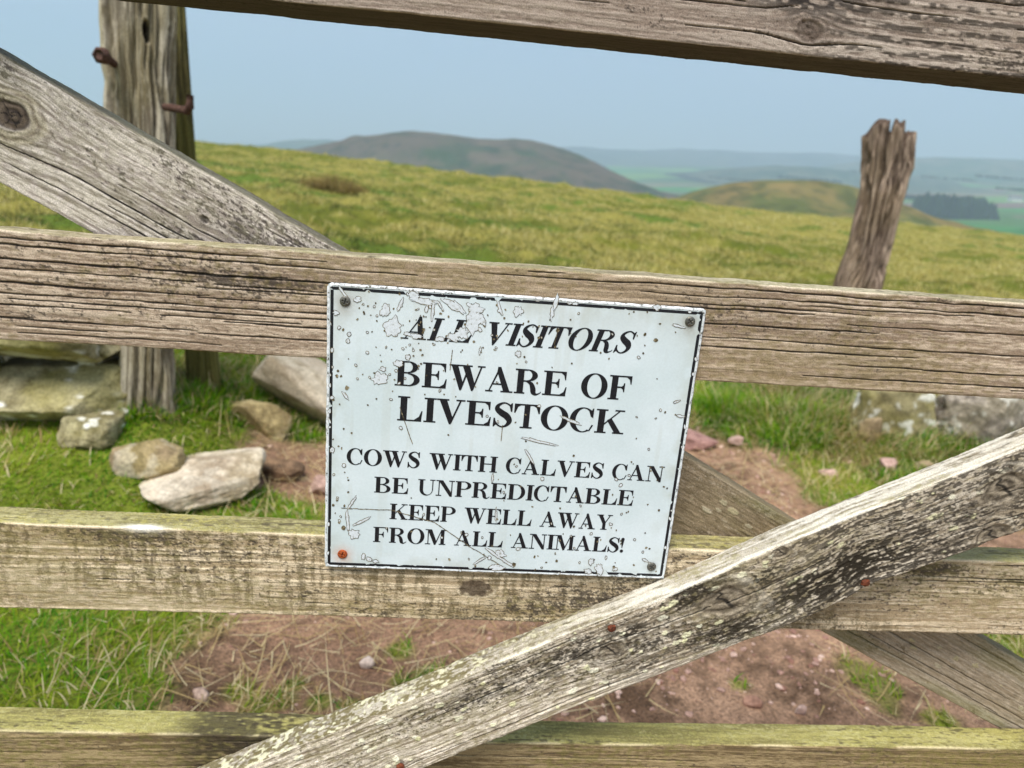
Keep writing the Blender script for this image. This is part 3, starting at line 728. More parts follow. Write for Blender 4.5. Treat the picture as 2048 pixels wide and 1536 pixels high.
def front_post(U, v, Hh, K, col, s):
    # right-hand end black with mould in fine streaks
    vw = v + 0.004 * noise(U * 14, v * 30, s + 609)
    n = 0.40 * noise(U * 130, vw * 520, s + 601) + 0.35 * noise(U * 460, vw * 760, s + 603) + 0.25 * fbm(U * 12, v * 40, s + 602, 3)
    w_ = sm(0.24, 0.36, U + 0.3 * (fbm(U * 7, v * 16, s + 610, 3) - 0.5)) * (K == 1)
    dk = w_ * (1 - 0.7 * sm(0.072, 0.092, v)) * sm(0.455, 0.57, n)
    col = mix(col, S(150, 138, 120), w_ * 0.3)
    col = mix(col, S(44, 38, 32), dk * 0.80)
    # rings of mould round the big knot and a dark belly below it
    for (a_, b_, ru, rv, am) in MOT:
        q_ = np.exp(-((U - a_) / ru) ** 2 - ((v - b_) / rv) ** 2) * (K == 1)
        col = mix(col, S(44, 38, 28), np.clip(q_ * am, 0, 1) * sm(0.38, 0.54, n) * 0.9)
    for (ku, kv, r_, dk_) in Pf['knots'][:5]:
        du_, dv_ = (U - ku) * 0.72, v - kv
        ag = np.arctan2(dv_, du_)
        d_ = np.sqrt(du_ * du_ + dv_ * dv_) * (1 + 0.5 * (noise(ag * 1.3 + 9, ag * 0, s + 5) - 0.5) + 0.35 * (noise(U * 90, v * 90, s + 615) - 0.5)) / r_
        rg_ = 0.5 + 0.5 * np.cos(d_ * 13 + 7 * noise(U * 110, v * 110, s + 6))
        inside = (1 - sm(0.75, 1.15, d_)) * (K == 1)
        col = mix(col, mix(S(168, 154, 132), S(84, 74, 60), rg_), inside * (0.35 + 0.4 * noise(U * 260, v * 260, s + 616)))
        col = mix(col, S(206, 196, 176), np.exp(-((d_ - 1.3) / 0.13) ** 2) * (K == 1) * 0.6 * sm(0.5, 0.7, noise(ag * 1.4 + 4, d_ * 2, s + 612)))
        cr_ = 1 - sm(0.03, 0.10, np.abs(du_ / r_ * 0.9 + dv_ / r_ * 0.35 + 0.3 * (noise(v * 260, v * 90, s + 613) - 0.5)))
        col = mix(col, S(30, 26, 22), cr_ * (1 - sm(0.5, 0.8, d_)) * (K == 1) * 0.9)
    # top face: olive and lichen-spotted on the lower half, bleached on the upper half
    tf = (v > Hh - 0.002) & (K != 3)
    lo = 1 - sm(0.02, 0.26, U)
    q = 0.5 * noise(U * 330, v * 420, s + 604) + 0.5 * fbm(U * 42, v * 80, s + 605, 3)
    col = mix(col, S(104, 94, 56), tf * (0.15 + 0.85 * lo) * sm(0.44, 0.58, q) * 0.85)
    col = mix(col, S(222, 218, 184), tf * lo * sm(0.60, 0.70, 0.6 * noise(U * 260, v * 360, s + 606) + 0.4 * noise(U * 60, v * 120, s + 607)) * 0.75)
    col = mix(col, S(226, 220, 206), tf * (1 - lo) * sm(0.40, 0.62, noise(U * 30, v * 420, s + 608)) * 0.6)
    return col
Pf['post'] = front_post
Pf['cracks'] = [(0.05, 0.02, 0.28, .0009), (0.012, -0.1, 0.2, .0009)] + cracks(10, 0.09, 18, 0.03, 0.14, (0.0003, 0.0006), (-0.25, 0.6))
front_brace = board('brace', gate, (0.0, C2), A2, -0.75, 1.36, f_top, f_bot, YF - 0.0285, 0.0275, Pf, 600, vis=(-0.28, 0.66), rad=0.003, du=0.0008, dv=0.0005)

def nail(px, py, yface, parent, r=0.0042):
    """a rusty nail head lying a little crooked on the timber"""
    p = at(px, py, yface - 0.0008)
    n = 7; rings = [(1.0, 0.0012), (1.05, 0.0), (0.92, -0.0012), (0.5, -0.0018)]
    V = []; rr = random.Random(int(px))
    fx = [rr.uniform(0.82, 1.12) for _ in range(n)]
    for (k, dy) in rings:
        for j in range(n):
            a = 2 * math.pi * j / n
            V.append((p[0] + r * k * fx[j] * math.cos(a), p[1] + dy + 0.0003 * math.cos(a), p[2] + r * k * fx[j] * math.sin(a) * 0.85))
    V.append((p[0], p[1] - 0.0019, p[2])); c = len(V) - 1
    Q = grid_quads(len(rings), n, wrap=True); b = (len(rings) - 1) * n
    T = [(c, b + j, b + (j + 1) % n) for j in range(n)]
    o = mesh_np('nail', np.array(V), quads=Q, tris=np.array(T), mat=M_rust, parent=parent, smooth=False)
    o.location = (0, 0, 0)
    return o
for (px, py) in ((1224, 1257), (1732, 1166), (801, 1534)):
    nail(px, py, YF - 0.0295, front_brace)

# ------------------------------------------------------------------ warning sign
YS = 0.5655                                    # face of the sign
KS = YS / 0.5643
def spx(px, py):
    p = at(px, py, YS); return p[0], p[2]
SX0, SX1, SZ1, SZ0 = -0.0990 * KS, 0.2057 * KS, -0.0893 * KS, -0.3390 * KS
sign = empty('warning_sign', ((SX0 + SX1) / 2, YS + 0.0012, (SZ0 + SZ1) / 2))
tag(sign, 'white rectangular metal warning sign with black serif lettering about livestock, screwed to the gate', 'sign')
OFF = -Vector(sign.location)
def s_mesh(name, V, Q=None, T=None, **k):
    o = mesh_np(name, V, quads=Q, tris=T, parent=sign, **k); o.location = OFF; return o

def rr_outline(x0, x1, z0, z1, r, n=8, wob=0.0, seed=0):
    pts = []
    for cx, cz, a0 in ((x1 - r, z1 - r, 0), (x0 + r, z1 - r, 90), (x0 + r, z0 + r, 180), (x1 - r, z0 + r, 270)):
        for k in range(n + 1):
            a = math.radians(a0 + 90 * k / n); pts.append((cx + r * math.cos(a), cz + r * math.sin(a)))
    # densify straight sides
    out = []
    for i in range(len(pts)):
        a, b = pts[i], pts[(i + 1) % len(pts)]
        m_ = max(1, int(math.hypot(b[0] - a[0], b[1] - a[1]) / 0.003))
        for k in range(m_):
            out.append((a[0] + (b[0] - a[0]) * k / m_, a[1] + (b[1] - a[1]) * k / m_))
    o = np.array(out)
    if wob:
        c = o.mean(0); s_ = np.arange(len(o)) * 0.55
        d = (noise(s_, s_ * 0, seed) - 0.5) * 2 * wob
        v = o - c; o = o - v / np.linalg.norm(v, axis=1)[:, None] * np.abs(d)[:, None]
    return o

def build_plate():
    # flat face with a turned-back worn rim
    rim = 0.0022
    outer = rr_outline(SX0, SX1, SZ0, SZ1, 0.0045, wob=0.0006, seed=3)
    c = np.array([(SX0 + SX1) / 2, (SZ0 + SZ1) / 2])
    sc_ = np.array([1 - rim / ((SX1 - SX0) / 2), 1 - rim / ((SZ1 - SZ0) / 2)])
    inner = c + (outer - c) * sc_
    n = len(outer)
    # plate face as a closed slab
    V = []
    for (x, z) in inner: V.append((x, YS, z))
    for (x, z) in inner: V.append((x, YS + 0.002, z))
    V += [(c[0], YS, c[1]), (c[0], YS + 0.002, c[1])]
    T = []; Q = []
    for i in range(n):
        j = (i + 1) % n
        T.append((2 * n, j, i)); T.append((2 * n + 1, n + i, n + j)); Q.append((i, j, n + j, n + i))
    s_mesh('plate', np.array(V), np.array(Q), np.array(T), mat=M_plate, smooth=False)
    # printed face: slightly bowed sheet with grime creeping in from edges and fixings
    gx = np.linspace(SX0 + 0.0012, SX1 - 0.0012, 420); gz_ = np.linspace(SZ0 + 0.0012, SZ1 - 0.0012, 350)
    X, Z = np.meshgrid(gx, gz_, indexing='ij'); X, Z = X.ravel(), Z.ravel()
    col = mix(S(206, 219, 222), S(217, 228, 232), sm(0.3, 0.7, fbm(X * 16, Z * 16, 801, 4)))
    ed = np.minimum(np.minimum(X - SX0, SX1 - X), np.minimum(Z - SZ0, SZ1 - Z))
    gr = (1 - sm(0.0, 0.022, ed + 0.016 * (fbm(X * 60, Z * 60, 802, 4) - 0.5)))
    col = mix(col, S(168, 170, 150), gr * 0.30 * sm(0.35, 0.65, fbm(X * 90, Z * 90, 803, 3)))
    tp = sm(SZ1 - 0.05, SZ1, Z) * sm(0.48, 0.62, fbm(X * 40, Z * 16, 804, 4))
    col = mix(col, S(176, 174, 160), tp * 0.22)
    run = sm(0.60, 0.76, noise(X * 230, Z * 9, 805)) * sm(0.45, 0.6, fbm(X * 22, Z * 22, 806, 3))
    col = mix(col, S(184, 186, 172), run * 0.16)
    for (px, py, c_, r_) in ((690.5, 602.5, S(138, 120, 96), .007), (1380, 643, S(138, 124, 100), .007), (1303, 1133, S(150, 146, 128), .006), (685, 1108, S(206, 150, 112), .008)):
        qx, qz = spx(px, py)
        d = np.sqrt((X - qx) ** 2 + ((Z - qz) * (0.62 + 0.5 * (Z > qz))) ** 2)
        col = mix(col, c_, np.exp(-(d / r_) ** 2) * 0.6 * (0.5 + noise(X * 500, Z * 500, 807)).clip(0, 1))
    Y = np.full(len(X), YS - 0.00004)
    s_mesh('printed_face', np.stack([X, Y, Z], 1), grid_quads(len(gx), len(gz_))[:, ::-1], mat=M_face, color=col)
    V = []
    prof = [(inner, 0.0), (inner * 0.75 + outer * 0.25, -0.00035), (inner * 0.35 + outer * 0.65, -0.0001), (outer, 0.0010), (outer, 0.0026), (inner, 0.0026)]
    for (o_, dy) in prof:
        for i, (x, z) in enumerate(o_): V.append((x, YS + dy + 0.00025 * (noise(np.array([i * .7]), np.array([dy * 9e3]), 5)[0] - .5) * (dy < 0.002), z))
    s_mesh('rim', np.array(V), grid_quads(len(prof), n, wrap=True)[:, ::-1], mat=M_rim)
build_plate()

def build_border():
    ins, wd = 0.0029, 0.0025
    o1 = rr_outline(SX0 + ins, SX1 - ins, SZ0 + ins, SZ1 - ins, 0.0006, n=2)
    o2 = rr_outline(SX0 + ins + wd, SX1 - ins - wd, SZ0 + ins + wd, SZ1 - ins - wd, 0.0006, n=2)
    def side(xa, za, xb, zb, nx, nz):
        n = 260; t = np.linspace(0, 1, n)
        X = xa + (xb - xa) * t; Z = za + (zb - za) * t
        sd = int(abs(xa * 1e4) + abs(zb * 1e4))
        e1 = np.maximum(0, fbm(t * 46, t * 0, sd, 3) - 0.76) * 0.02; e2 = np.maximum(0, fbm(t * 60, t * 0 + 7, sd, 3) - 0.74) * 0.012
        a = np.stack([X + nx * e1, np.full(n, YS - 0.00012), Z + nz * e1], 1)
        w = np.maximum(wd - e2 - e1, 0.00005)
        b = np.stack([X + nx * (e1 + w), np.full(n, YS - 0.00012), Z + nz * (e1 + w)], 1)
        return np.stack([a, b], 1).reshape(-1, 3), grid_quads(n, 2)
    xa, xb, za, zb = SX0 + ins, SX1 - ins, SZ0 + ins, SZ1 - ins
    V = []; Q = []; k = 0
    for q in (side(xa, zb, xb, zb, 0, -1), side(xa, za, xb, za, 0, 1), side(xa, za + wd, xa, zb - wd, 1, 0), side(xb, za + wd, xb, zb - wd, -1, 0)):
        V.append(q[0]); Q.append(q[1] + k); k += len(q[0])
    s_mesh('border_line', np.vstack(V), np.vstack(Q), mat=M_black, smooth=False)
build_border()

# ---- lettering: a fat-face serif drawn as outlines, cap height 1
HR, SF = 0.062, 0.062                            # hairline and serif thickness
def R_(x0, y0, x1, y1): return [(x0, y0), (x1, y0), (x1, y1), (x0, y1)]
def ring(cx, cy, rx, ry, ix, iy, a0=0, a1=360, icx=None, n=40):
    icx = cx if icx is None else icx
    st = []
    for k in range(n + 1):
        a = math.radians(a0 + (a1 - a0) * k / n)
        st.append(((cx + rx * math.cos(a), cy + ry * math.sin(a)), (icx + ix * math.cos(a), cy + iy * math.sin(a))))
    return [[st[k][0], st[k + 1][0], st[k + 1][1], st[k][1]] for k in range(n)]
def serif(x0, x1, y, up):
    return R_(x0, y, x1, y + SF) if up else R_(x0, y - SF, x1, y)
def stem(x, s=0.25, o=0.10, top=True, bot=True):
    p = [R_(x, 0, x + s, 1)]
    if bot: p.append(serif(x - o, x + s + o, 0, True))
    if top: p.append(serif(x - o, x + s + o, 1, False))
    return p
def stroke(pts, n=46):
    """smooth variable-width stroke through (x, y, w)"""
    P = np.array(pts, float); m_ = len(P); t = np.linspace(0, m_ - 1, n)
    out = []
    for q in t:
        i = min(int(q), m_ - 2); f = q - i
        p0, p1, p2, p3 = P[max(i - 1, 0)], P[i], P[i + 1], P[min(i + 2, m_ - 1)]
        out.append(0.5 * ((2 * p1) + (-p0 + p2) * f + (2 * p0 - 5 * p1 + 4 * p2 - p3) * f * f + (-p0 + 3 * p1 - 3 * p2 + p3) * f ** 3))
    o = np.array(out); d = np.gradient(o[:, :2], axis=0); d /= np.linalg.norm(d, axis=1)[:, None]
    nx = np.stack([-d[:, 1], d[:, 0]], 1); w = np.maximum(o[:, 2:3], 0.02) / 2
    a = o[:, :2] + nx * w; b = o[:, :2] - nx * w
    return [[tuple(a[k]), tuple(a[k + 1]), tuple(b[k + 1]), tuple(b[k])] for k in range(n - 1)]
def glyph(c):
    if c == 'A': return [[(0.10, 0), (0.16, 0), (0.545, 0.93), (0.50, 1.02)], [(0.44, 1.02), (0.56, 1.02), (0.98, 0), (0.72, 0), (0.42, 0.83)], R_(0.25, 0.29, 0.70, 0.29 + HR), serif(0, 0.29, 0, True), serif(0.60, 1.08, 0, True)], 1.08
    if c == 'B': return stem(0.10, top=False, bot=False) + [serif(0, 0.5, 0, True), serif(0, 0.5, 1, False), R_(0.3, 0.505, 0.5, 0.505 + HR)] + ring(0.50, 0.765, 0.375, 0.235, 0.165, 0.187, -90, 90) + ring(0.50, 0.265, 0.46, 0.265, 0.235, 0.215, -90, 90), 1.0
    if c in 'CG': return ring(0.50, 0.5, 0.50, 0.525, 0.30, 0.475, 52, 306, icx=0.53) + [[(0.80, 0.66), (0.90, 0.60), (0.90, 1.0), (0.86, 1.0), (0.82, 0.91), (0.74, 0.96), (0.70, 0.92)], [(0.76, 0.075), (0.80, 0.03), (0.93, 0.30), (0.87, 0.32)]], 0.95
    if c == 'D': return stem(0.10, top=False, bot=False) + [serif(0, 0.5, 0, True), serif(0, 0.5, 1, False)] + ring(0.48, 0.5, 0.58, 0.5, 0.34, 0.452, -90, 90), 1.08
    def arms(top, bot):
        q = [R_(0.3, 1 - SF, 0.9, 1), [(0.66, 0.96), (0.90, 0.97), (0.90, 0.66), (0.86, 0.66), (0.81, 0.85)], R_(0.3, 0.49, 0.60, 0.49 + HR), [(0.60, 0.33), (0.645, 0.33), (0.645, 0.70), (0.60, 0.70), (0.575, 0.60), (0.48, 0.53), (0.48, 0.50), (0.575, 0.43)]]
        if bot: q += [R_(0.3, 0, 0.93, SF), [(0.64, 0.03), (0.92, 0.0), (0.95, 0.38), (0.91, 0.38), (0.84, 0.17)]]
        return q
    if c == 'E': return stem(0.10, top=False, bot=False) + [serif(0, 0.4, 0, True), serif(0, 0.4, 1, False)] + arms(1, 1), 0.97
    if c == 'F': return stem(0.10, top=False, bot=False) + [serif(0, 0.45, 0, True), serif(0, 0.4, 1, False)] + arms(1, 0), 0.93
    if c == 'H': return stem(0.10) + stem(0.80) + [R_(0.3, 0.48, 0.82, 0.48 + HR)], 1.11
    if c == 'I': return stem(0.10), 0.41
    if c == 'K': return stem(0.10) + [[(0.28, 0.36), (0.30, 0.30), (0.96, 0.97), (0.90, 0.98)], [(0.44, 0.55), (0.60, 0.66), (1.06, 0), (0.80, 0)], serif(0.70, 1.14, 0, True), serif(0.72, 1.10, 1, False)], 1.14
    if c == 'L': return stem(0.10, bot=False) + [R_(0, 0, 0.90, SF), [(0.58, 0.03), (0.89, 0.0), (0.93, 0.44), (0.89, 0.44), (0.80, 0.20)]], 0.93
    if c == 'M': return [R_(0.15, 0, 0.15 + HR, 1), serif(0, 0.33, 0, True), serif(0, 0.30, 1, False), [(0.13, 1), (0.40, 1), (0.72, 0.18), (0.64, -0.02), (0.56, -0.02)], [(0.60, 0.02), (0.66, -0.01), (1.02, 0.97), (0.98, 1)]] + [R_(0.96, 0, 1.18, 1), serif(0.86, 1.28, 0, True), serif(0.98, 1.28, 1, False)], 1.28
    if c == 'N': return [R_(0.15, 0, 0.15 + HR, 1), serif(0, 0.34, 0, True), serif(0, 0.35, 1, False), [(0.13, 1), (0.40, 1), (0.96, 0.18), (0.96, -0.02), (0.84, -0.02), (0.15, 0.96)], R_(0.91, 0, 0.91 + HR, 1), serif(0.76, 1.10, 1, False)], 1.10
    if c == 'O': return ring(0.53, 0.5, 0.53, 0.525, 0.285, 0.478), 1.06
    if c == 'P': return stem(0.10, top=False, bot=False) + [serif(0, 0.42, 0, True), serif(0, 0.5, 1, False)] + ring(0.48, 0.735, 0.47, 0.265, 0.24, 0.217, -90, 90) + [R_(0.3, 0.47, 0.5, 0.47 + HR)], 0.96
    if c == 'R': return stem(0.10, top=False, bot=False) + [serif(0, 0.42, 0, True), serif(0, 0.5, 1, False), R_(0.3, 0.49, 0.5, 0.49 + HR)] + ring(0.48, 0.755, 0.41, 0.245, 0.19, 0.197, -90, 90) + stroke([(0.46, 0.51, .05), (0.64, 0.43, .15), (0.73, 0.25, .21), (0.77, 0.08, .20), (0.88, 0.0, .09), (1.02, 0.06, .04), (1.06, 0.12, .035)]), 1.07
    if c == 'S': return stroke([(0.70, 0.70, .05), (0.64, 0.88, .07), (0.42, 0.995, .06), (0.20, 0.90, .12), (0.15, 0.74, .20), (0.32, 0.58, .25), (0.52, 0.45, .26), (0.63, 0.27, .21), (0.55, 0.09, .12), (0.36, 0.005, .06), (0.16, 0.11, .07), (0.06, 0.30, .05)], 60) + [[(0.66, 0.66), (0.72, 0.64), (0.72, 1.0), (0.68, 1.0), (0.60, 0.90)], [(0.02, 0.0), (0.06, 0.0), (0.14, 0.10), (0.09, 0.36), (0.03, 0.36)]], 0.74
    if c == 'T': return [R_(0.38, 0, 0.60, 1), serif(0.26, 0.72, 0, True), R_(0.0, 1 - SF, 0.98, 1), [(0.0, 1), (0.30, 0.97), (0.14, 0.87), (0.05, 0.62), (0.0, 0.62)], [(0.98, 1), (0.68, 0.97), (0.84, 0.87), (0.93, 0.62), (0.98, 0.62)]], 0.98
    if c == 'U': return [R_(0.10, 0.34, 0.31, 1), R_(0.84, 0.34, 0.84 + HR, 1), serif(0, 0.42, 1, False), serif(0.70, 1.02, 1, False)] + ring(0.494, 0.36, 0.394, 0.385, 0.265, 0.32, 180, 360, icx=0.575), 1.02
    if c == 'V': return [[(0.08, 1), (0.36, 1), (0.62, 0.26), (0.56, -0.03), (0.50, -0.03)], [(0.53, 0.06), (0.58, 0.0), (0.93, 0.97), (0.87, 1)], serif(0, 0.46, 1, False), serif(0.72, 1.06, 1, False)], 1.06
    if c == 'W': return [[(0.07, 1), (0.33, 1), (0.56, 0.28), (0.50, -0.03), (0.44, -0.03)], [(0.47, 0.06), (0.52, 0.0), (0.78, 0.86), (0.72, 0.92)], [(0.50, 1), (0.78, 1), (1.02, 0.28), (0.96, -0.03), (0.90, -0.03)], [(0.93, 0.06), (0.98, 0.0), (1.29, 0.97), (1.23, 1)], serif(0, 0.90, 1, False), serif(1.10, 1.40, 1, False)], 1.40
    if c == 'Y': return [[(0.08, 1), (0.36, 1), (0.62, 0.50), (0.60, 0.36), (0.42, 0.40)], [(0.54, 0.44), (0.60, 0.42), (0.92, 0.97), (0.86, 1)], R_(0.42, 0, 0.63, 0.46), serif(0.31, 0.74, 0, True), serif(0, 0.45, 1, False), serif(0.72, 1.05, 1, False)], 1.05
    if c == '!': return [[(0.09 + 0.11 * math.cos(a) + 0.06, 0.90 + 0.11 * math.sin(a)) for a in np.linspace(-0.4, math.pi + 0.4, 20)] + [(0.13, 0.30), (0.17, 0.30)], [(0.15 + 0.11 * math.cos(a), 0.10 + 0.11 * math.sin(a)) for a in np.linspace(0, 2 * math.pi, 24, endpoint=False)]], 0.34
    return [], 0.45
def is_convex_fan(poly): return len(poly) <= 4
from mathutils.geometry import tessellate_polygon
def text_line(txt, L0, R0, Ltop, Rtop, it=0.0, lt=0.05, wsp=0.50):
    """L0/R0: base line ends, Ltop/Rtop: cap-height points above them, in photograph pixels on the sign's plane"""
    a = np.array(spx(*L0)); b = np.array(spx(*R0)); h = 0.5 * (np.linalg.norm(np.array(spx(*Ltop)) - a) + np.linalg.norm(np.array(spx(*Rtop)) - b))
    items = []; x = 0
    for ch in txt:
        if ch == ' ': x += wsp; continue
        g, w = glyph(ch); items.append((g, x)); x += w + lt
    tot = x - lt
    ex = (b - a); Lg = np.linalg.norm(ex); ex = ex / Lg; ez = np.array([-ex[1], ex[0]])
    kx = Lg / tot; pass
    V = []; T = []; q = 0
    for g, x0 in items:
        for poly in g:
            yy = YS - 0.00020 - 0.000006 * (q % 12); q += 1
            pts = [((px_ + x0 + it * (py_ - 0.0) / (kx / h)) * kx, py_ * h) for px_, py_ in poly]
            k0 = len(V)
            for (u, w) in pts:
                p = a + ex * u + ez * w; V.append((p[0], yy, p[1]))
            if len(pts) == 4: T += [(k0, k0 + 1, k0 + 2), (k0, k0 + 2, k0 + 3)]
            else:
                for tr in tessellate_polygon([[Vector((u, w, 0)) for u, w in pts]]): T.append(tuple(k0 + i for i in tr))
    o = s_mesh('lettering', np.array(V), T=np.array(T), mat=M_black, smooth=False)
    return o
text_line('ALL VISITORS', (803, 677), (1256, 707), (811, 634), (1262, 661), it=0.30)
text_line('BEWARE OF', (789, 770.5), (1260, 801), (790, 722), (1263, 751))
text_line('LIVESTOCK', (794, 840.5), (1246, 868.5), (796, 792.5), (1248, 820))
text_line('COWS WITH CALVES CAN', (693, 928), (1325, 964), (694, 895), (1328, 934))
text_line('BE UNPREDICTABLE', (748, 984.6), (1265, 1011.5), (749, 952), (1267, 982))
text_line('KEEP WELL AWAY', (779, 1037.7), (1222, 1060), (782, 1007), (1226, 1030))
text_line('FROM ALL ANIMALS!', (746, 1083.5), (1248, 1105), (747, 1053), (1251, 1076))

def build_flakes():
    V = []; T = []; MI = []
    q = [0]
    def blobm(px, py, rx, ry, ang, seed, ring_px=1.0, hollow=True, dark=False, spiky=0.0):
        rr = np.random.RandomState(seed)
        n = 26 if max(rx, ry) > 5 else 12
        a = np.linspace(0, 2 * math.pi, n, endpoint=False)
        rad = 1 + 0.28 * (noise(np.cos(a) * 1.7 + 9, np.sin(a) * 1.7 + seed * 1.3, seed) - 0.5) * 2 + 0.14 * rr.randn(n) * (1 if n > 12 else .6) + spiky * rr.rand(n)
        ca, sa = math.cos(ang), math.sin(ang)
        def pts(s, off):
            o = []
            for k in range(n):
                x = math.cos(a[k]) * max(rx * rad[k] + off, 0.15); y = math.sin(a[k]) * max(ry * rad[k] + off, 0.15)
                o.append((px + x * ca - y * sa, py + x * sa + y * ca))
            return o
        q[0] += 1
        lay = [(pts(1, ring_px * 0.5), 1, 0.00030)]
        if hollow: lay.append((pts(1, -ring_px * 0.5), 0, 0.00036))
        elif dark: lay.append((pts(1, -ring_px * 0.8), 1, 0.00036))
        for (P_, mi, dy) in lay:
            k0 = len(V)
            cx, cz = spx(px, py); V.append((cx, YS - dy - 0.000002 * (q[0] % 30), cz))
            for (x, y) in P_:
                sx_, sz_ = spx(x, y); V.append((sx_, YS - dy - 0.000002 * (q[0] % 30), sz_))
            for k in range(n): T.append((k0, k0 + 1 + k, k0 + 1 + (k + 1) % n)); MI.append(mi)
    # the large peeled places
    B = [(786, 654, 19, 22, .1), (770, 621, 11, 14, .3), (758, 757, 19, 13, -.35), (766, 738, 7, 5, 0), (948, 640, 20, 26, .2), (925, 665, 16, 14, 0), (832, 672, 16, 6, .1), (815, 667, 9, 5, .2),
         (880, 678, 12, 5, .1), (905, 675, 14, 8, .2), (845, 602, 34, 7, .1), (828, 590, 14, 9, 0), (800, 610, 4, 16, .45), (866, 622, 4, 22, .12), (853, 618, 4, 10, .3), (880, 610, 3, 12, -.6), (905, 610, 26, 8, .5), (918, 614, 20, 5, .9), (950, 615, 18, 12, .3), (965, 640, 6, 16, -.3),
         (1000, 618, 3, 17, -.3), (714, 599, 10, 7, .2), (672, 626, 8, 6, .3), (690, 590, 3, 20, -.6), (1036, 622, 11, 11, .2), (1037, 707, 6, 9, -.2), (1104, 626, 4, 16, .1), (1112, 604, 5, 20, .2), (1313, 615, 9, 7, 0), (797, 727, 12, 9, .1), (816, 715, 6, 6, 0),
         (1357, 652, 16, 3, .25), (1063, 880, 3, 1, .2), (1075, 882, 42, 3, .24), (1140, 840, 24, 3, .38), (1060, 915, 3, 20, -.55), (1353, 803, 9, 3, -.3), (1360, 832, 10, 3, .25), (691, 791, 3, 12, -.65), (704, 1005, 3, 20, .6), (695, 1040, 3.5, 26, -.1), (722, 1043, 3, 22, 1.1), (708, 1068, 12, 10, .3),
         (727, 1112, 5, 8, .2), (738, 1118, 7, 5, .2), (752, 1122, 8, 4, .1), (1001, 1108, 12, 8, .3), (985, 1105, 22, 3, .65), (1010, 1122, 26, 3, .55), (1182, 1124, 6, 8, .2), (1199, 1138, 9, 13, .1), (1176, 1142, 9, 6, .3), (1230, 1138, 7, 4, -.5), (960, 1120, 16, 2.5, -.55), (993, 1135, 16, 7, 0), (1290, 1120, 7, 3, .5),
         (960, 700, 2.5, 10, .2), (992, 1030, 2, 18, .05), (985, 955, 2, 10, .15), (664, 700, 4, 5, 0), (664, 795, 5, 5, 0), (664, 900, 5, 7, .1)]
    for k, (x, y, rx, ry, an) in enumerate(B): blobm(x, y, rx * 0.84, ry * 0.84, an, 100 + k, ring_px=1.3)
    r = np.random.RandomState(5)
    # long scratches
    for (x0, y0, x1, y1) in ((683, 1016, 783, 1020), (783, 1020, 870, 1045), (870, 1045, 935, 1090), (935, 1090, 1000, 1130), (800, 815, 825, 888), (1005, 850, 1002, 882), (1108, 690, 1116, 660), (900, 740, 905, 700)):
        n_ = 9
        for k in range(n_):
            t = (k + .5) / n_; blobm(x0 + (x1 - x0) * t, y0 + (y1 - y0) * t + r.uniform(-.6, .6), math.hypot(x1 - x0, y1 - y0) / n_ * .6, 0.5, math.atan2(y1 - y0, x1 - x0), 300 + k, ring_px=0.7, hollow=False)
    # specks: crowded near the top left, the edges and the bottom
    def specks(n, gx, gy, sx, sy):
        for _ in range(n):
            x, y = gx + r.randn() * sx, gy + r.randn() * sy
            u = (x - 655) / 740.0; v = (y - 570 - 55 * u) / 555.0
            if not (0.01 < u < 0.985 - 0.1 * v and 0.01 < v < 0.99): continue
            kx = r.rand(); s_ = r.uniform(0.9, 2.4) if kx < .82 else r.uniform(2.4, 4.2)
            blobm(x, y, s_, s_ * r.uniform(.5, 1), r.uniform(0, 3), r.randint(9999), ring_px=1.3 if s_ > 2 else 1.0, hollow=(s_ > 2.0 and r.rand() < .75), dark=s_ <= 2)
    specks(50, 780, 640, 70, 45); specks(40, 900, 650, 70, 40); specks(30, 780, 740, 70, 40); specks(24, 1000, 690, 120, 60)
    specks(34, 680, 900, 14, 150); specks(34, 1060, 1100, 130, 22); specks(28, 1330, 850, 40, 120); specks(55, 1000, 880, 200, 150); specks(18, 1150, 640, 130, 25); specks(30, 1250, 1050, 60, 60)
    # rim chips along the border line
    for _ in range(30):
        e = r.randint(4); t = r.rand()
        if e == 0: x, y = 660 + 750 * t, 571 + 55 * t
        elif e == 1: x, y = 655 + 670 * t, 1131 + 24 * t
        elif e == 2: x, y = 662 - 6 * t, 575 + 550 * t
        else: x, y = 1406 - 84 * t, 628 + 520 * t
        blobm(x, y, r.uniform(1.5, 6), r.uniform(1, 3), (0 if e < 2 else 1.5) + r.uniform(-.4, .4), r.randint(9999), ring_px=0.8)
    V_ = np.array(V); T_ = np.array(T)
    s_mesh('peeled_paint', V_, T=T_, mats=[M_flake, M_flakeedge], midx=MI, smooth=False)
build_flakes()

def screw(px, py, mat, r=0.0042, label=None, yrot=0.3):
    x, z = spx(px, py)
    nr, na = 22, 72
    rr = np.linspace(0, 1, nr); aa = np.linspace(0, 2 * math.pi, na, endpoint=False)
    Rr, Aa = np.meshgrid(rr, aa, indexing='ij')
    X = Rr * np.cos(Aa); Z = Rr * np.sin(Aa)
    cx, cz = X * math.cos(yrot) - Z * math.sin(yrot), X * math.sin(yrot) + Z * math.cos(yrot)
    h = 0.0013 * np.sqrt(np.maximum(0, 1.02 - Rr ** 2))
    cross = np.minimum(np.maximum(np.abs(cx) / 0.10, np.abs(cz) / 0.52), np.maximum(np.abs(cz) / 0.10, np.abs(cx) / 0.52))
    h = h - 0.0016 * (1 - sm(0.85, 1.25, cross))
    V = np.stack([(x + X * r).ravel(), (YS - 0.0004 - h).ravel(), (z + Z * r).ravel()], 1)
    lastr = np.stack([x + np.cos(aa) * r, np.full(na, YS + 0.0003), z + np.sin(aa) * r], 1)
    V = np.vstack([V, lastr])
    o = s_mesh('screw', V, grid_quads(nr + 1, na, wrap=True)[:, ::-1], mat=mat)
    if label: o['label'] = label
    return o
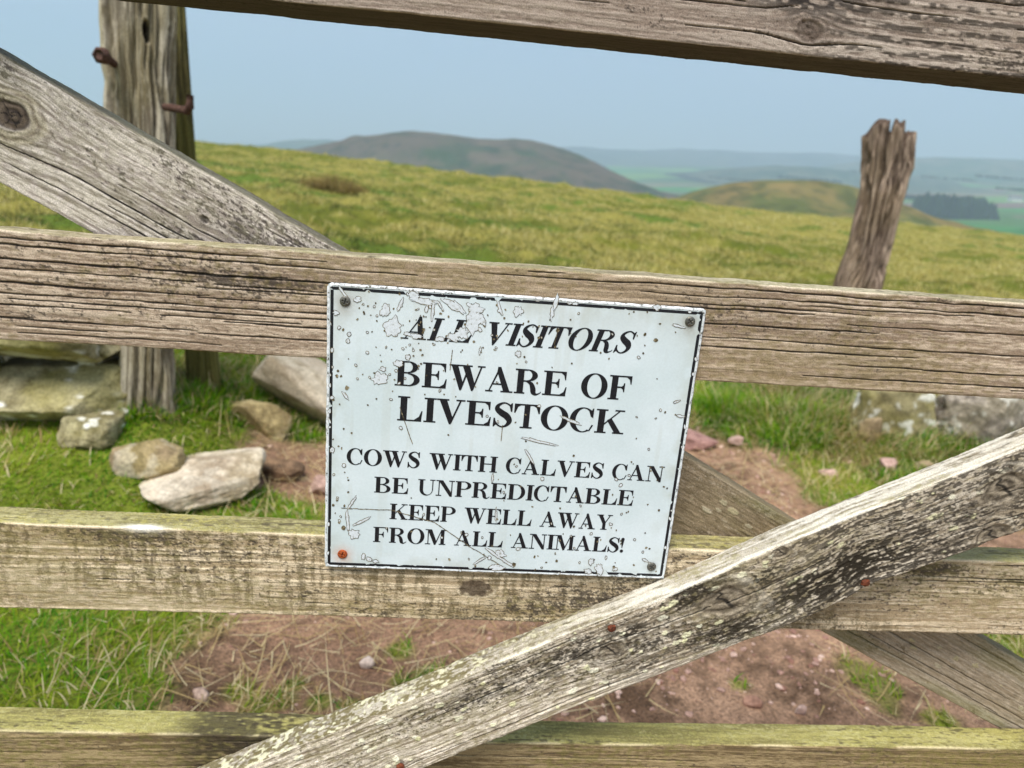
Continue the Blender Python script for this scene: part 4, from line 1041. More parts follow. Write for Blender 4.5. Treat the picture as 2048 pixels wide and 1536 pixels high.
screw(690.5, 602.5, M_screw); screw(1380, 643, M_screw, yrot=0.9); screw(1303, 1133, M_screw, yrot=0.6)
screw(685, 1108, M_rscrew, label='orange rusted cross-head screw')
# ------------------------------------------------------------------ old posts
def post(name, prof, yc, depth, sq, s, c1, c2, groove, gfreq, zbot, mossc=None, moss=0.0, top=None, nth=230, nz=420, hole=None):
    """prof: (py, left px, right px) rows seen at distance yc; a rough timber with split grooves"""
    rows = []
    for (py, xl, xr) in prof:
        a, b = at(xl, py, yc), at(xr, py, yc); rows.append((0.5 * (a[2] + b[2]), a[0], b[0]))
    rows.sort()
    z_ = np.array([r[0] for r in rows]); xl_ = np.array([r[1] for r in rows]); xr_ = np.array([r[2] for r in rows])
    z0 = zbot; zs = np.linspace(z0, z_[-1], nz); th = np.linspace(0, 2 * math.pi, nth, endpoint=False)
    xl = np.interp(zs, z_, xl_); xr = np.interp(zs, z_, xr_)
    k = np.ones(7) / 7
    xl = np.convolve(np.pad(xl, 3, 'edge'), k, 'valid'); xr = np.convolve(np.pad(xr, 3, 'edge'), k, 'valid')
    Zg, Tg = np.meshgrid(zs, th, indexing='ij')
    c, sn = np.cos(Tg), np.sin(Tg)
    rr = (np.abs(c) ** sq + np.abs(sn) ** sq) ** (-1.0 / sq)
    cx = ((xl + xr) / 2)[:, None]; hw = ((xr - xl) / 2)[:, None]
    L = rr * c * hw; D = rr * sn * depth / 2
    # grooves run with the grain, wandering a little
    pa = np.arctan2(sn, c) / math.pi + 0.03 * (noise(Zg * 4, Zg * 0 + 1, s) - 0.5) + 0.02 * (noise(Zg * 11, Tg * 2, s + 1) - 0.5)
    wr = 1 - np.abs(np.abs(pa) - 1) * 0  # keep
    pa = np.where(np.abs(c) < 2, pa, pa)
    px_ = np.cos(pa * math.pi) * gfreq; py_ = np.sin(pa * math.pi) * gfreq
    g1 = fbm3(px_, py_, Zg * 2.2, s + 2, 3); g2 = noise3(px_ * 3.1, py_ * 3.1, Zg * 5, s + 5); g3 = noise3(px_ * 8, py_ * 8, Zg * 12, s + 6)
    rid = 1 - np.abs(2 * g1 - 1); gr = sm(0.78, 0.98, rid)
    gr2 = sm(0.62, 0.85, g2)
    disp = -groove * (1.0 * gr + 0.4 * gr2 + 0.25 * g3) + groove * 0.3 * fbm3(px_ * .5, py_ * .5, Zg * 6, s + 8, 3)
    if hole is not None:
        hp = at(hole[0], hole[1], yc - depth / 2)
        dd = np.sqrt(((cx + L - hp[0]) / hole[2]) ** 2 + ((Zg - hp[2] + 0.25 * (cx + L - hp[0])) / hole[3]) ** 2)
        hm = (1 - sm(0.7, 1.05, dd)) * (sn < 0); disp = disp - 0.05 * hm
    else: hm = 0 * disp
    n_ = np.sqrt(L * L + D * D) + 1e-6
    az = math.atan2(float(np.mean(cx)), yc); ca_, sa_ = math.cos(az), math.sin(az)
    Lp = L * (1 + disp / n_) * ca_; Dp = D * (1 + disp / n_)
    X = cx + Lp * ca_ + Dp * sa_; Y = yc - Lp * sa_ + Dp * ca_
    Z = Zg.copy()
    if top is not None:
        # broken, split top: pull the upper end down unevenly over the section
        drop = top(L / hw, D / (depth / 2)) + 0.02 * (noise(L * 60, D * 60, s + 30))
        f = sm(z_[-1] - 0.42, z_[-1], Zg)
        Z = Zg - drop * f
    t = sm(0.3, 0.7, 0.5 * g1 + 0.25 * g2 + 0.25 * g3)
    col = mix(c2, c1, t); col = mix(col, c2 * 0.62, gr * 0.7)
    fine = noise3(px_ * 15, py_ * 15, Zg * 22, s + 15)
    col = mix(col, c1 * 1.2, sm(0.6, 0.8, fine) * 0.5); col = mix(col, c2 * 0.6, sm(0.62, 0.8, 1 - fine) * 0.5)
    if mossc is not None:
        mm = sm(0.45, 0.62, fbm3(X * 9, Y * 9, Z * 5, s + 20, 4)) * moss
        col = mix(col, mossc, mm)
    col = mix(col, S(22, 18, 16), hm * 0.9)
    V = np.stack([X.ravel(), Y.ravel(), Z.ravel()], 1)
    colr = col.reshape(-1, 3)
    # top cap
    nrings = 14; Vc = []; Cc = []
    for q in range(1, nrings):
        f = 1 - q / nrings
        ring_ = np.stack([cx[-1] + (X[-1] - cx[-1]) * f, yc + (Y[-1] - yc) * f, Z[-1] * 0 + z_[-1]], 1)
        if top is not None:
            lx = L[-1] / hw[-1] * f; ly = D[-1] / (depth / 2) * f
            ring_[:, 2] -= top(lx, ly) + 0.02 * noise(lx * 6, ly * 6, s + 31)
        else: ring_[:, 2] += 0.004 * noise(ring_[:, 0] * 90, ring_[:, 1] * 90, s + 3)
        Vc.append(ring_); Cc.append(np.tile(c2 * 0.9, (nth, 1)))
    V = np.vstack([V] + Vc); colr = np.vstack([colr] + Cc)
    c0 = len(V); V = np.vstack([V, V[-nth:].mean(0)]); colr = np.vstack([colr, c2[None]])
    Q = grid_quads(nz + nrings - 1, nth, wrap=True)[:, ::-1]
    j = np.arange(nth); b = (nz + nrings - 2) * nth
    T = np.stack([b + j, b + (j + 1) % nth, np.full(nth, c0)], 1)
    o = mesh_np(name, V, Q, T, mat=M_post, color=np.clip(colr, .004, .9))
    return o

def rod(name, pts, r, mat, parent, n=14, flat=1.0):
    """a bent bar through the points"""
    P = np.array(pts, float); out = []
    rad = r if hasattr(r, '__len__') else [r] * len(P)
    for i in range(len(P)):
        d = P[min(i + 1, len(P) - 1)] - P[max(i - 1, 0)]; d /= np.linalg.norm(d)
        up = np.array([0, 0, 1.0]) if abs(d[2]) < 0.9 else np.array([0, 1.0, 0])
        a = np.cross(d, up); a /= np.linalg.norm(a); b = np.cross(d, a)
        for k in range(n):
            t = 2 * math.pi * k / n
            w = 1 + 0.12 * (noise(np.array([i * 1.7]), np.array([k * .9]), 3)[0] - .5)
            out.append(P[i] + rad[i] * w * (a * math.cos(t) * flat + b * math.sin(t)))
    c0 = len(out); out += [P[0], P[-1]]
    T = [(c0, k, (k + 1) % n) for k in range(n)] + [(c0 + 1, (len(P) - 1) * n + (k + 1) % n, (len(P) - 1) * n + k) for k in range(n)]
    o = mesh_np(name, np.array(out), grid_quads(len(P), n, wrap=True)[:, ::-1], np.array(T), mat=mat, parent=parent)
    return o

YP = 2.25
gp = empty('gatepost', (at(295, 790, YP)[0], YP, -0.86))
tag(gp, 'stout grey gatepost with a knot hole and rusty hinge pins beside the stone wall', 'gatepost')
b = post('post', [(-40, 199, 353), (15, 200, 354), (60, 201, 353), (100, 203, 352), (135, 203, 351), (152, 207, 351), (175, 212, 351), (200, 209, 351), (300, 212, 350), (450, 224, 350), (690, 240, 348), (770, 238, 352), (860, 236, 356)],
         YP, 0.20, 5.0, 700, S(196, 186, 166), S(112, 100, 82), 0.015, 5.0, -0.96, mossc=S(136, 124, 84), moss=0.4, hole=(262, 58, 0.012, 0.030))
b.parent = gp; b.location = -Vector(gp.location)
def hb(px, py, y): return tuple(at(px, py, y))
p1 = rod('hinge_pin', [hb(236, 133, YP - 0.09), hb(226, 126, YP - 0.115), hb(214, 117, YP - 0.14), hb(206, 113, YP - 0.155)], [0.0095, 0.0105, 0.011, 0.011], M_oldiron, gp)
p1.location = -Vector(gp.location)
hd = rod('pin_head', [hb(213, 116, YP - 0.145), hb(209, 114, YP - 0.150), hb(200, 110, YP - 0.170), hb(197, 109, YP - 0.176)], [0.012, 0.021, 0.022, 0.014], M_oldiron, p1, n=6)
p2 = rod('hinge_pin', [hb(330, 214, YP - 0.095), hb(345, 216, YP - 0.12), hb(362, 219, YP - 0.14), hb(374, 221, YP - 0.15), hb(379, 214, YP - 0.152), hb(380, 204, YP - 0.152), hb(380, 190, YP - 0.152)],
         [0.010, 0.0105, 0.0105, 0.012, 0.0115, 0.0095, 0.009], M_oldiron, gp)
p2.location = -Vector(gp.location)
bp = post('post', [(-40, 300, 366), (15, 300, 371), (330, 318, 393), (700, 370, 436), (800, 374, 444), (880, 378, 450)],
          YP + 0.26, 0.13, 6.0, 720, S(120, 112, 68), S(72, 66, 38), 0.006, 4.0, -0.95, mossc=S(98, 96, 48), moss=0.8)
bp.name = 'wooden_post'
recenter(bp, (at(408, 800, YP + 0.26)[0], YP + 0.26, -0.9))
tag(bp, 'dark moss-stained wooden post standing close behind the stout gatepost', 'post')

YR = 3.35
def rtop(lx, ly):
    # two lobes with a split between them, a lower step on the right
    d = 0.075 * sm(-0.45, -0.95, lx) + 0.11 * np.exp(-((lx - 0.03) / 0.055) ** 2) + 0.05 * sm(0.45, 0.62, lx) + 0.025 * sm(0.15, 0.45, lx) * (1 - sm(0.45, 0.5, lx))
    d = d + 0.05 * np.exp(-((lx - 0.62) / 0.05) ** 2)
    return d + 0.03 * np.abs(ly)
rp = post('post', [(233, 1731, 1839), (262, 1729, 1838), (310, 1726, 1833), (370, 1720, 1815), (420, 1709, 1801), (490, 1694, 1785), (545, 1675, 1772), (575, 1664, 1764), (650, 1650, 1750), (760, 1630, 1735), (860, 1615, 1722)],
          YR, 0.17, 3.2, 740, S(184, 164, 144), S(92, 76, 64), 0.030, 3.6, -0.98, mossc=S(128, 112, 84), moss=0.35, top=rtop, nth=300)
rp.name = 'weathered_post'
recenter(rp, (at(1670, 830, YR)[0], YR, -0.92))
tag(rp, 'leaning brown post with deep grooves and a split broken top, right of the sign', 'post')

# ------------------------------------------------------------------ stones
def ico(sub):
    import bmesh
    bm = bmesh.new(); bmesh.ops.create_icosphere(bm, subdivisions=sub, radius=1.0)
    V = np.array([v.co[:] for v in bm.verts]); T = np.array([[v.index for v in f.verts] for f in bm.faces]); bm.free()
    return V, T
ICO = {k: ico(k) for k in (1, 2, 3, 5, 6)}
def rock(name, c, half, seed, box=3.0, rot=(0, 0, 0), rough=0.10, cols=None, lich=0.5, moss=0.5, parent=None, sub=5, cuts=11):
    V0, T = ICO[sub]
    rs = np.random.RandomState(seed)
    d = V0 / np.linalg.norm(V0, axis=1)[:, None]
    r = (np.abs(d) ** box).sum(1) ** (-1.0 / box)
    P = d * r[:, None]
    # flat broken faces
    for _ in range(cuts):
        n = rs.randn(3); n /= np.linalg.norm(n); lim = rs.uniform(0.66, 0.98)
        q = P @ n; P = P - np.outer(np.maximum(q - lim, 0) * 0.97, n)
    o = rs.rand(3) * 50
    nn = fbm3(P[:, 0] * 1.3 + o[0], P[:, 1] * 1.3 + o[1], P[:, 2] * 1.3 + o[2], seed, 4) - 0.5
    n2 = fbm3(P[:, 0] * 6 + o[0], P[:, 1] * 6 + o[1], P[:, 2] * 6 + o[2], seed + 1, 4) - 0.5
    n3 = fbm3(P[:, 0] * 17 + o[0], P[:, 1] * 17 + o[1], P[:, 2] * 17 + o[2], seed + 9, 3) - 0.5
    P = P * (1 + rough * 1.6 * nn + rough * 0.9 * n2 + rough * 0.45 * n3)[:, None]
    P = P * np.array(half)
    R = (Matrix.Rotation(rot[2], 3, 'Z') @ Matrix.Rotation(rot[1], 3, 'Y') @ Matrix.Rotation(rot[0], 3, 'X'))
    P = P @ np.array(R).T
    W = P + np.array(c)
    c1, c2 = cols or (S(150, 142, 116), S(104, 96, 76))
    m1 = fbm3(W[:, 0] * 9, W[:, 1] * 9, W[:, 2] * 9, seed + 2, 4); m2 = fbm3(W[:, 0] * 45, W[:, 1] * 45, W[:, 2] * 45, seed + 3, 3)
    col = mix(c2, c1, sm(0.32, 0.68, 0.5 * m1 + 0.5 * m2))
    ym = sm(0.46, 0.60, fbm3(W[:, 0] * 7 + 5, W[:, 1] * 7, W[:, 2] * 7, seed + 4, 4))
    col = mix(col, S(150, 142, 74), ym * moss)
    wl_ = sm(0.55, 0.60, 0.6 * fbm3(W[:, 0] * 26, W[:, 1] * 26, W[:, 2] * 26 + 3, seed + 5, 3) + 0.4 * fbm3(W[:, 0] * 7, W[:, 1] * 7, W[:, 2] * 7 + 8, seed + 6, 2))
    col = mix(col, S(222, 220, 208), wl_ * lich)
    o_ = mesh_np(name, P, tris=T, mat=M_rock, color=np.clip(col, .004, .9), parent=parent)
    o_.location = Vector(c) - (Vector(parent.location) if parent else Vector((0, 0, 0)))
    return o_

# dry stone wall end at the left
wall = empty('stone_wall', (-1.45, 2.05, -0.86))
tag(wall, 'end of a dry stone wall of mossy lichen-spotted blocks left of the gatepost', 'wall')
WC = (S(168, 160, 126), S(106, 98, 68))
YW = 2.02
def wstone(px0, px1, py0, py1, seed, y=YW, dep=0.16, **k):
    a = at(px0, (py0 + py1) / 2, y); b = at(px1, (py0 + py1) / 2, y); t = at((px0 + px1) / 2, py0, y); u = at((px0 + px1) / 2, py1, y)
    return rock('stone', ((a[0] + b[0]) / 2, y + dep, (t[2] + u[2]) / 2), ((b[0] - a[0]) / 2, dep, (t[2] - u[2]) / 2), seed, parent=wall, cols=WC, **k)
wstone(-150, 162, 590, 740, 21, box=14, cuts=4,  moss=0.45, lich=0.8, rough=0.10, rot=(0, 0.03, 0))
wstone(-70, 214, 756, 874, 22, box=12, cuts=3, moss=0.4, lich=1.0, rough=0.11, rot=(0, -0.07, 0.1))
wstone(152, 246, 655, 722, 23, y=2.12, box=8, cuts=3, moss=0.3, lich=0.4)
wstone(150, 216, 700, 740, 24, y=2.16, dep=0.10, box=8, cuts=3, moss=0.2, lich=0.6)
wstone(104, 216, 846, 905, 25, y=1.98, dep=0.10, box=6, cuts=4, moss=0.2, lich=0.9)
wstone(-260, -50, 700, 860, 26, box=6)
wstone(-240, 10, 850, 930, 27, y=1.98, dep=0.12, box=4, moss=0.4)
wstone(-300, -110, 480, 640, 28, box=6)
wstone(-110, 90, 500, 600, 29, y=2.04, box=5)
wstone(80, 215, 540, 640, 30, y=2.08, box=4)
wstone(60, 230, 700, 830, 31, y=2.38, dep=0.12, box=4)
wstone(-60, 120, 640, 860, 32, y=2.40, dep=0.12, box=4)

def gz(x, y): return float(hmap(np.array([x]), np.array([y]))[0])
def on_ground(px, py):
    d = ray(px, py); k = 1.5
    for _ in range(40): k = k + 0.6 * ((gz(d[0] * k, k) - d[2] * k) / (d[2]) if abs(d[2]) > 1e-4 else 0)
    return d[0] * k, k, gz(d[0] * k, k)
PALE = (S(206, 192, 170), S(150, 134, 112)); PINK = (S(178, 148, 134), S(126, 98, 86)); GREYS = (S(158, 148, 134), S(100, 92, 82)); BRN = (S(158, 138, 108), S(110, 94, 70))
def stone(px0, px1, py0, py1, hgt, seed, label, cols, y_off=0.0, sink=0.25, flat=0.6, **k):
    """a loose stone: its foot is at the bottom of the pixel box"""
    x, y, z = on_ground((px0 + px1) / 2, py1)
    dep = 0.957 * y + 0.27 * 0.9
    w = (px1 - px0) / FPX * dep
    o = rock('stone', (x, y + w * flat * 0.5, gz(x, y + w * flat * .5) + hgt * (0.5 - sink)), (w / 2, w * flat / 2, hgt / 2), seed, cols=cols, **k)
    return tag(o, label, 'stone', 'loose stones around the gateway')
stone(250, 484, 945, 1040, 0.095, 41, 'large pale flat-topped boulder lying in the grass, nearest to the gate', PALE, box=7, rough=0.07, lich=0.15, moss=0.1, rot=(0.12, 0.0, 0.12), flat=0.95, sink=0.2, cuts=10, sub=6)
stone(196, 340, 902, 966, 0.11, 42, 'tan stone half buried in grass just behind the large pale boulder', BRN, box=6, rough=0.11, sink=0.4, cuts=14, rot=(0.2, -0.25, 0.1), lich=0.2, moss=0.25)
stone(440, 566, 738, 862, 0.17, 44, 'rounded brown boulder with grass growing over it behind the wooden posts', (S(176, 158, 112), S(126, 108, 72)), box=5, rough=0.13, cuts=14, lich=0.05, moss=0.45, sink=0.4, rot=(0.3, 0.3, 0))
stone(500, 730, 700, 868, 0.16, 43, 'pinkish tan slab tipped on edge beside the left edge of the sign', PALE, box=9, rough=0.05, rot=(0.35, 0.72, 0.1), lich=0.1, moss=0.08, flat=0.6, cuts=4, sink=-0.25)
stone(486, 600, 912, 966, 0.055, 45, 'low brown stone sunk in dead grass left of the sign', (S(140, 112, 86), S(94, 74, 56)), lich=0.0, moss=0.0)
stone(610, 690, 935, 995, 0.07, 46, 'flat pink stone in the dirt hard against the left edge of the sign', PINK, lich=0.0, moss=0.0, box=4)
stone(1722, 1912, 765, 890, 0.34, 47, 'olive boulder blotched with white lichen beside the foot of the leaning post', (S(160, 150, 112), S(100, 92, 64)), lich=0.9, moss=0.3, rough=0.12, box=4)
stone(1895, 2110, 770, 905, 0.36, 48, 'big grey rugged boulder at the right edge of the view', GREYS, lich=0.5, moss=0.1, rough=0.15, sub=6)
stone(1716, 1764, 815, 892, 0.17, 49, 'small upright brown stone leaning on the lichen-blotched boulder', BRN, lich=0.1, moss=0.2)
stone(1340, 1447, 852, 904, 0.05, 50, 'flat reddish stone lying on the bare path right of the sign', (S(168, 130, 120), S(120, 88, 80)), lich=0.0, moss=0.0, box=4, flat=0.8, sink=0.1, rough=0.07)
stone(1456, 1493, 864, 896, 0.05, 51, 'small square pinkish stone on the path next to the flat reddish one', PINK, lich=0.05, moss=0.0, box=4, sink=0.1)
stone(1640, 1680, 930, 956, 0.035, 52, 'small pale pink stone beside the bright mossy tuft', (S(200, 168, 152), S(160, 130, 116)), lich=0.1, moss=0.0)
stone(1758, 1806, 900, 946, 0.06, 53, 'pink pointed stone in the turf below the lichen-blotched boulder', (S(190, 158, 146), S(148, 116, 106)), lich=0.1, moss=0.0)
stone(1826, 1874, 905, 946, 0.05, 54, 'tan flat stone half hidden behind the upper end of the front brace', BRN, lich=0.1, moss=0.0)
stone(380, 412, 1376, 1410, 0.030, 55, 'round pinkish pebble on dead grass at the edge of the turf', (S(196, 170, 152), S(150, 122, 108)), lich=0.05, moss=0.0, sub=3, flat=0.9, sink=0.1)
stone(715, 748, 1312, 1340, 0.026, 56, 'small whitish pebble on the dirt among straw below the sign', (S(212, 196, 184), S(170, 146, 134)), lich=0.1, moss=0.0, sub=3, sink=0.1)
stone(1600, 1656, 1150, 1180, 0.03, 57, 'smooth pink stone set in the bare dirt path', PINK, lich=0.0, moss=0.0, sub=3) if False else None
stone(1488, 1530, 1380, 1418, 0.03, 58, 'dusty brown stone trodden into the path, lower left of the bare dirt', (S(170, 132, 112), S(136, 102, 86)), lich=0.0, moss=0.0, sub=3, sink=0.35)
stone(1590, 1618, 1410, 1432, 0.022, 59, 'small pale stone on the gravelly path behind the lowest rail', (S(212, 184, 170), S(160, 130, 118)), lich=0.0, moss=0.0, sub=3, sink=0.15)

# gravel: one sheet of loose chips
def scatter_chips():
    rs = np.random.RandomState(77)
    V0, T0 = ICO[1]
    Vs = []; Ts = []; Cs = []; k = 0
    N = 20000
    x = rs.uniform(-0.7, 1.9, N); y = rs.uniform(0.75, 3.3, N)
    keep = (greenness(x, y) < 0.45) & (rs.rand(N) < sm(0.25, 0.62, fbm(x * 3, y * 3, 90, 3)) * (0.35 + 0.65 * sm(0.1, 0.7, x)))
    x, y = x[keep], y[keep]; z = hmap(x, y)
    for i in range(len(x)):
        r = 0.0014 + 0.0085 * rs.rand() ** 3.6
        A = V0 * (1 + 0.25 * rs.randn(len(V0))[:, None]) * np.array([1, rs.uniform(.6, 1), rs.uniform(.35, .7)]) * r
        t = rs.uniform(0, 6.28); c, s_ = math.cos(t), math.sin(t)
        A = np.stack([A[:, 0] * c - A[:, 1] * s_, A[:, 0] * s_ + A[:, 1] * c, A[:, 2]], 1) + np.array([x[i], y[i], z[i] + r * .15])
        b_ = mix(S(136, 98, 84), S(214, 184, 168), np.array(rs.rand() ** 1.5))
        Vs.append(A); Ts.append(T0 + k); Cs.append(np.tile(b_, (len(V0), 1))); k += len(V0)
    o = mesh_np('gravel', np.vstack(Vs), tris=np.vstack(Ts), mat=M_rock, color=np.vstack(Cs), smooth=False)
    tag(o, kind='stuff')
scatter_chips()

# ------------------------------------------------------------------ grass
def blades(name, x, y, h, w, az, lean, curl, col, tipc=None, base_dark=0.55, z=None, nseg=4, flatten=0.0):
    """many separate blades, each a tapering bent strip"""
    N = len(x)
    z0 = hmap(x, y) if z is None else z
    t = np.linspace(0, 1, nseg + 1)
    ca, sa = np.cos(az), np.sin(az)
    V = np.zeros((N, 2 * nseg + 1, 3), np.float32); C = np.zeros((N, 2 * nseg + 1, 3), np.float32)
    px_, py_ = -sa, ca
    ax = np.zeros(N); az_ = np.zeros(N); prev = 0
    for i, q in enumerate(t):
        if i > 0:
            ang = lean + curl * (q - 0.5 / nseg)
            st = h / nseg
            ax = ax + np.sin(ang) * st; az_ = az_ + np.cos(ang) * st
        zz = z0 + np.maximum(az_, 0.0015) if flatten else z0 + az_
        ww = w * (1 - q) ** 0.7 * 0.5
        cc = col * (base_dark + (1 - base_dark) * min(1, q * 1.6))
        if tipc is not None: cc = cc * (1 - q * q) + tipc * q * q
        if i < nseg:
            V[:, 2 * i] = np.stack([x + ca * ax + px_ * ww, y + sa * ax + py_ * ww, zz], 1)
            V[:, 2 * i + 1] = np.stack([x + ca * ax - px_ * ww, y + sa * ax - py_ * ww, zz], 1)
            C[:, 2 * i] = cc; C[:, 2 * i + 1] = cc
        else:
            V[:, 2 * i] = np.stack([x + ca * ax, y + sa * ax, zz], 1); C[:, 2 * i] = cc
    nvb = 2 * nseg + 1
    b0 = (np.arange(N) * nvb)[:, None]
    Q = np.concatenate([b0 + np.array([2 * i, 2 * i + 1, 2 * i + 3, 2 * i + 2])[None] for i in range(nseg - 1)], 0)
    T = b0 + np.array([2 * nseg - 2, 2 * nseg - 1, 2 * nseg])[None]
    o = mesh_np(name, V.reshape(-1, 3), Q, T, mat=M_blade, color=C.reshape(-1, 3), smooth=True)
    return tag(o, kind='stuff')

rg = np.random.RandomState(4)
GREENS = np.array([S(64, 126, 4), S(88, 144, 8), S(118, 158, 14), S(142, 162, 28), S(162, 168, 54)])
STRAW = np.array([S(216, 196, 146), S(190, 166, 114), S(232, 216, 172), S(170, 142, 96)])
# near turf
def near_grass():
    N = 420000
    x = rg.uniform(-2.6, 3.6, N); y = rg.uniform(0.72, 5.6, N)
    g = greenness(x, y)
    vis = (np.abs(x) < 0.4 + 0.95 * y)
    keep = (rg.rand(N) < g * np.where(y < 3.5, 1.0, 0.6)) & vis & (g > 0.15)
    x, y = x[keep], y[keep]; n = len(x)
    pn = fbm(x * 4.2, y * 4.2, 301, 3); pn2 = fbm(x * 13, y * 13, 302, 2)
    ci = np.clip((pn * 0.6 + pn2 * 0.4 - 0.22) * 8 + rg.randn(n) * 0.8, 0, 4.99).astype(int)
    col = GREENS[ci]
    dry = rg.rand(n) < (0.12 + 0.40 * sm(0.46, 0.66, fbm(x * 3.1 + 8, y * 3.1, 303, 3)) + 0.14 * sm(0.8, 1.6, x) * sm(0.45, 0.6, pn))
    col = np.where(dry[:, None], STRAW[rg.randint(0, 4, n)], col)
    yel = blob(x, y, 1.45, 2.32, 0.22, 0.25)
    col = mix(col, S(176, 178, 50), yel * 0.55 * rg.rand(n))
    tall = 0.014 + 0.020 * pn2 + 0.035 * sm(1.9, 2.6, y) + 0.06 * sm(1.0, 1.6, x) * sm(2.4, 2.9, y)
    tall = tall * (1 - 0.45 * yel)
    h = tall * rg.uniform(0.6, 1.5, n) * (1 + 0.4 * dry)
    w = rg.uniform(0.0014, 0.0034, n) * (1 + 0.15 * y)
    wind = noise(x * 3, y * 3, 310) * 6.28 * 1.3
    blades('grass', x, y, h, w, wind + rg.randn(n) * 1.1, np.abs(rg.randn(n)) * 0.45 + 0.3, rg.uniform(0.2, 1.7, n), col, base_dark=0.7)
near_grass()

def field_grass():
    # the open hill, near part dense and far part in bigger tufts
    N = 330000
    u = rg.rand(N); y = 3.4 * (36.0 / 3.4) ** (u ** 0.9)
    x = rg.uniform(-1, 1, N) * (0.6 + 0.93 * y)
    keep = greenness(x, y) > 0.4
    x, y = x[keep], y[keep]; n = len(x)
    st = strawness(x, y); tn = fbm(x * 1.6, y * 1.6, 321, 3); big = sm(0.52, 0.66, fbm(x * .35 + 7, y * .5, 61, 3))
    tc = sm(0.5, 0.66, fbm(x * 5.0, y * 3.0, 333, 2)); dk = sm(0.5, 0.64, fbm(x * 4.6 + 20, y * 2.8, 334, 2))
    p_dry = np.clip(0.02 + 0.62 * sm(-1, 8, x - 0.12 * y) + 0.45 * st + 0.45 * tc - 0.25 * dk - 0.4 * big * (1 - st) + 0.35 * (tn - 0.5), 0.03, 0.92)
    dry = rg.rand(n) < p_dry
    ci = np.clip(rg.randn(n) * 0.9 + 2.0 + 2.5 * (tn - 0.5) - 1.0 * big, 0, 4.99).astype(int)
    GF = np.array([S(78, 90, 22), S(98, 106, 30), S(116, 120, 40), S(132, 132, 48), S(148, 142, 62)])
    SF_ = np.array([S(182, 172, 96), S(160, 150, 72), S(206, 196, 132), S(136, 124, 54)])
    col = np.where(dry[:, None], SF_[rg.randint(0, 4, n)], GF[ci])
    col = col * (1 - 0.40 * dk * (~dry))[:, None]
    h = (0.02 + 0.035 * np.maximum(st, 0) + 0.03 * tn + 0.075 * tc) * rg.uniform(0.6, 1.4, n)
    w = 0.0028 + 0.00075 * y * rg.uniform(0.6, 1.3, n)
    wind = 0.4 + noise(x * .8, y * .8, 322) * 2.2
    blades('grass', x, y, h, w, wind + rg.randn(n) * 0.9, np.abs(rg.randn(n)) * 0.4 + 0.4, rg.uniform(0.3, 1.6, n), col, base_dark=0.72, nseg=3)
field_grass()

def tuft_grass():
    # longer grass in the lee of stones and posts
    Xs, Ys, Hs, Cs = [], [], [], []
    for (px, py, n, r, hh, dr) in ((300, 800, 900, .14, .10, .15), (420, 812, 500, .10, .09, .15), (230, 840, 260, .07, .07, .2), (480, 790, 700, .13, .10, .12), (590, 860, 500, .12, .08, .2), (500, 1000, 420, .09, .055, .1), (1450, 830, 2000, .17, .16, .08), (1540, 840, 2300, .20, .16, .16), (1630, 850, 1500, .15, .15, .14), (1590, 880, 900, .14, .13, .2), (1900, 900, 500, .08, .07, .2), (1800, 960, 700, .13, .07, .3), (330, 1005, 200, .06, .05, .3)):
        x, y, z = on_ground(px, py)
        a = rg.rand(n) * 6.283; q = np.sqrt(rg.rand(n)) * r
        Xs.append(x + np.cos(a) * q); Ys.append(y + np.sin(a) * q * 0.8); Hs.append(hh * rg.uniform(.5, 1.3, n) * (1 - 0.5 * q / r))
        d = rg.rand(n) < dr
        Cs.append(np.where(d[:, None], STRAW[rg.randint(0, 4, n)], GREENS[rg.randint(0, 4, n)] * rg.uniform(.8, 1.3, n)[:, None]))
    x, y, h, c = np.concatenate(Xs), np.concatenate(Ys), np.concatenate(Hs), np.vstack(Cs); n = len(x)
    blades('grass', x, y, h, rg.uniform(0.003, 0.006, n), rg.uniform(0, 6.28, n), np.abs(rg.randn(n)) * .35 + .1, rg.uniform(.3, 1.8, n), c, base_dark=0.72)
tuft_grass()

def near_straw():
    N = 17000
    x = rg.uniform(-1.1, 1.9, N); y = rg.uniform(0.8, 3.2, N)
    f = np.maximum.reduce([0.9 * blob(x, y, -0.16, 1.16, 0.46, 0.30, .5), 0.8 * blob(x, y, -0.48, 2.25, 0.22, 0.35, .5), 0.8 * blob(x, y, 1.10, 2.25, 0.42, 0.38, .5), 0.55 * blob(x, y, -0.05, 1.32, 0.30, 0.20, .5),
                           0.35 * blob(x, y, 1.0, 1.22, 0.16, 0.16, .5), 0.06 * (greenness(x, y) > .5) * (y < 2.6), 0.25 * blob(x, y, 1.55, 2.85, .5, .4, .5)])
    keep = rg.rand(N) < f
    x, y = x[keep], y[keep]; n = len(x)
    g = greenness(x, y) > 0.5
    L = 0.02 + 0.15 * rg.rand(n) ** 1.6
    col = STRAW[rg.randint(0, 4, n)] * rg.uniform(0.75, 1.1, n)[:, None]
    lean = np.where(g, rg.uniform(0.5, 1.2, n), rg.uniform(1.25, 1.6, n))
    blades('dead_grass', x, y, L, rg.uniform(0.0012, 0.0034, n), rg.uniform(0, 6.28, n), lean, rg.randn(n) * 0.7 + np.where(g, 0.7, 0.08), col, base_dark=0.9, nseg=6, flatten=1.0, z=hmap(x, y) + 0.004 + 0.012 * rg.rand(n))
near_straw()

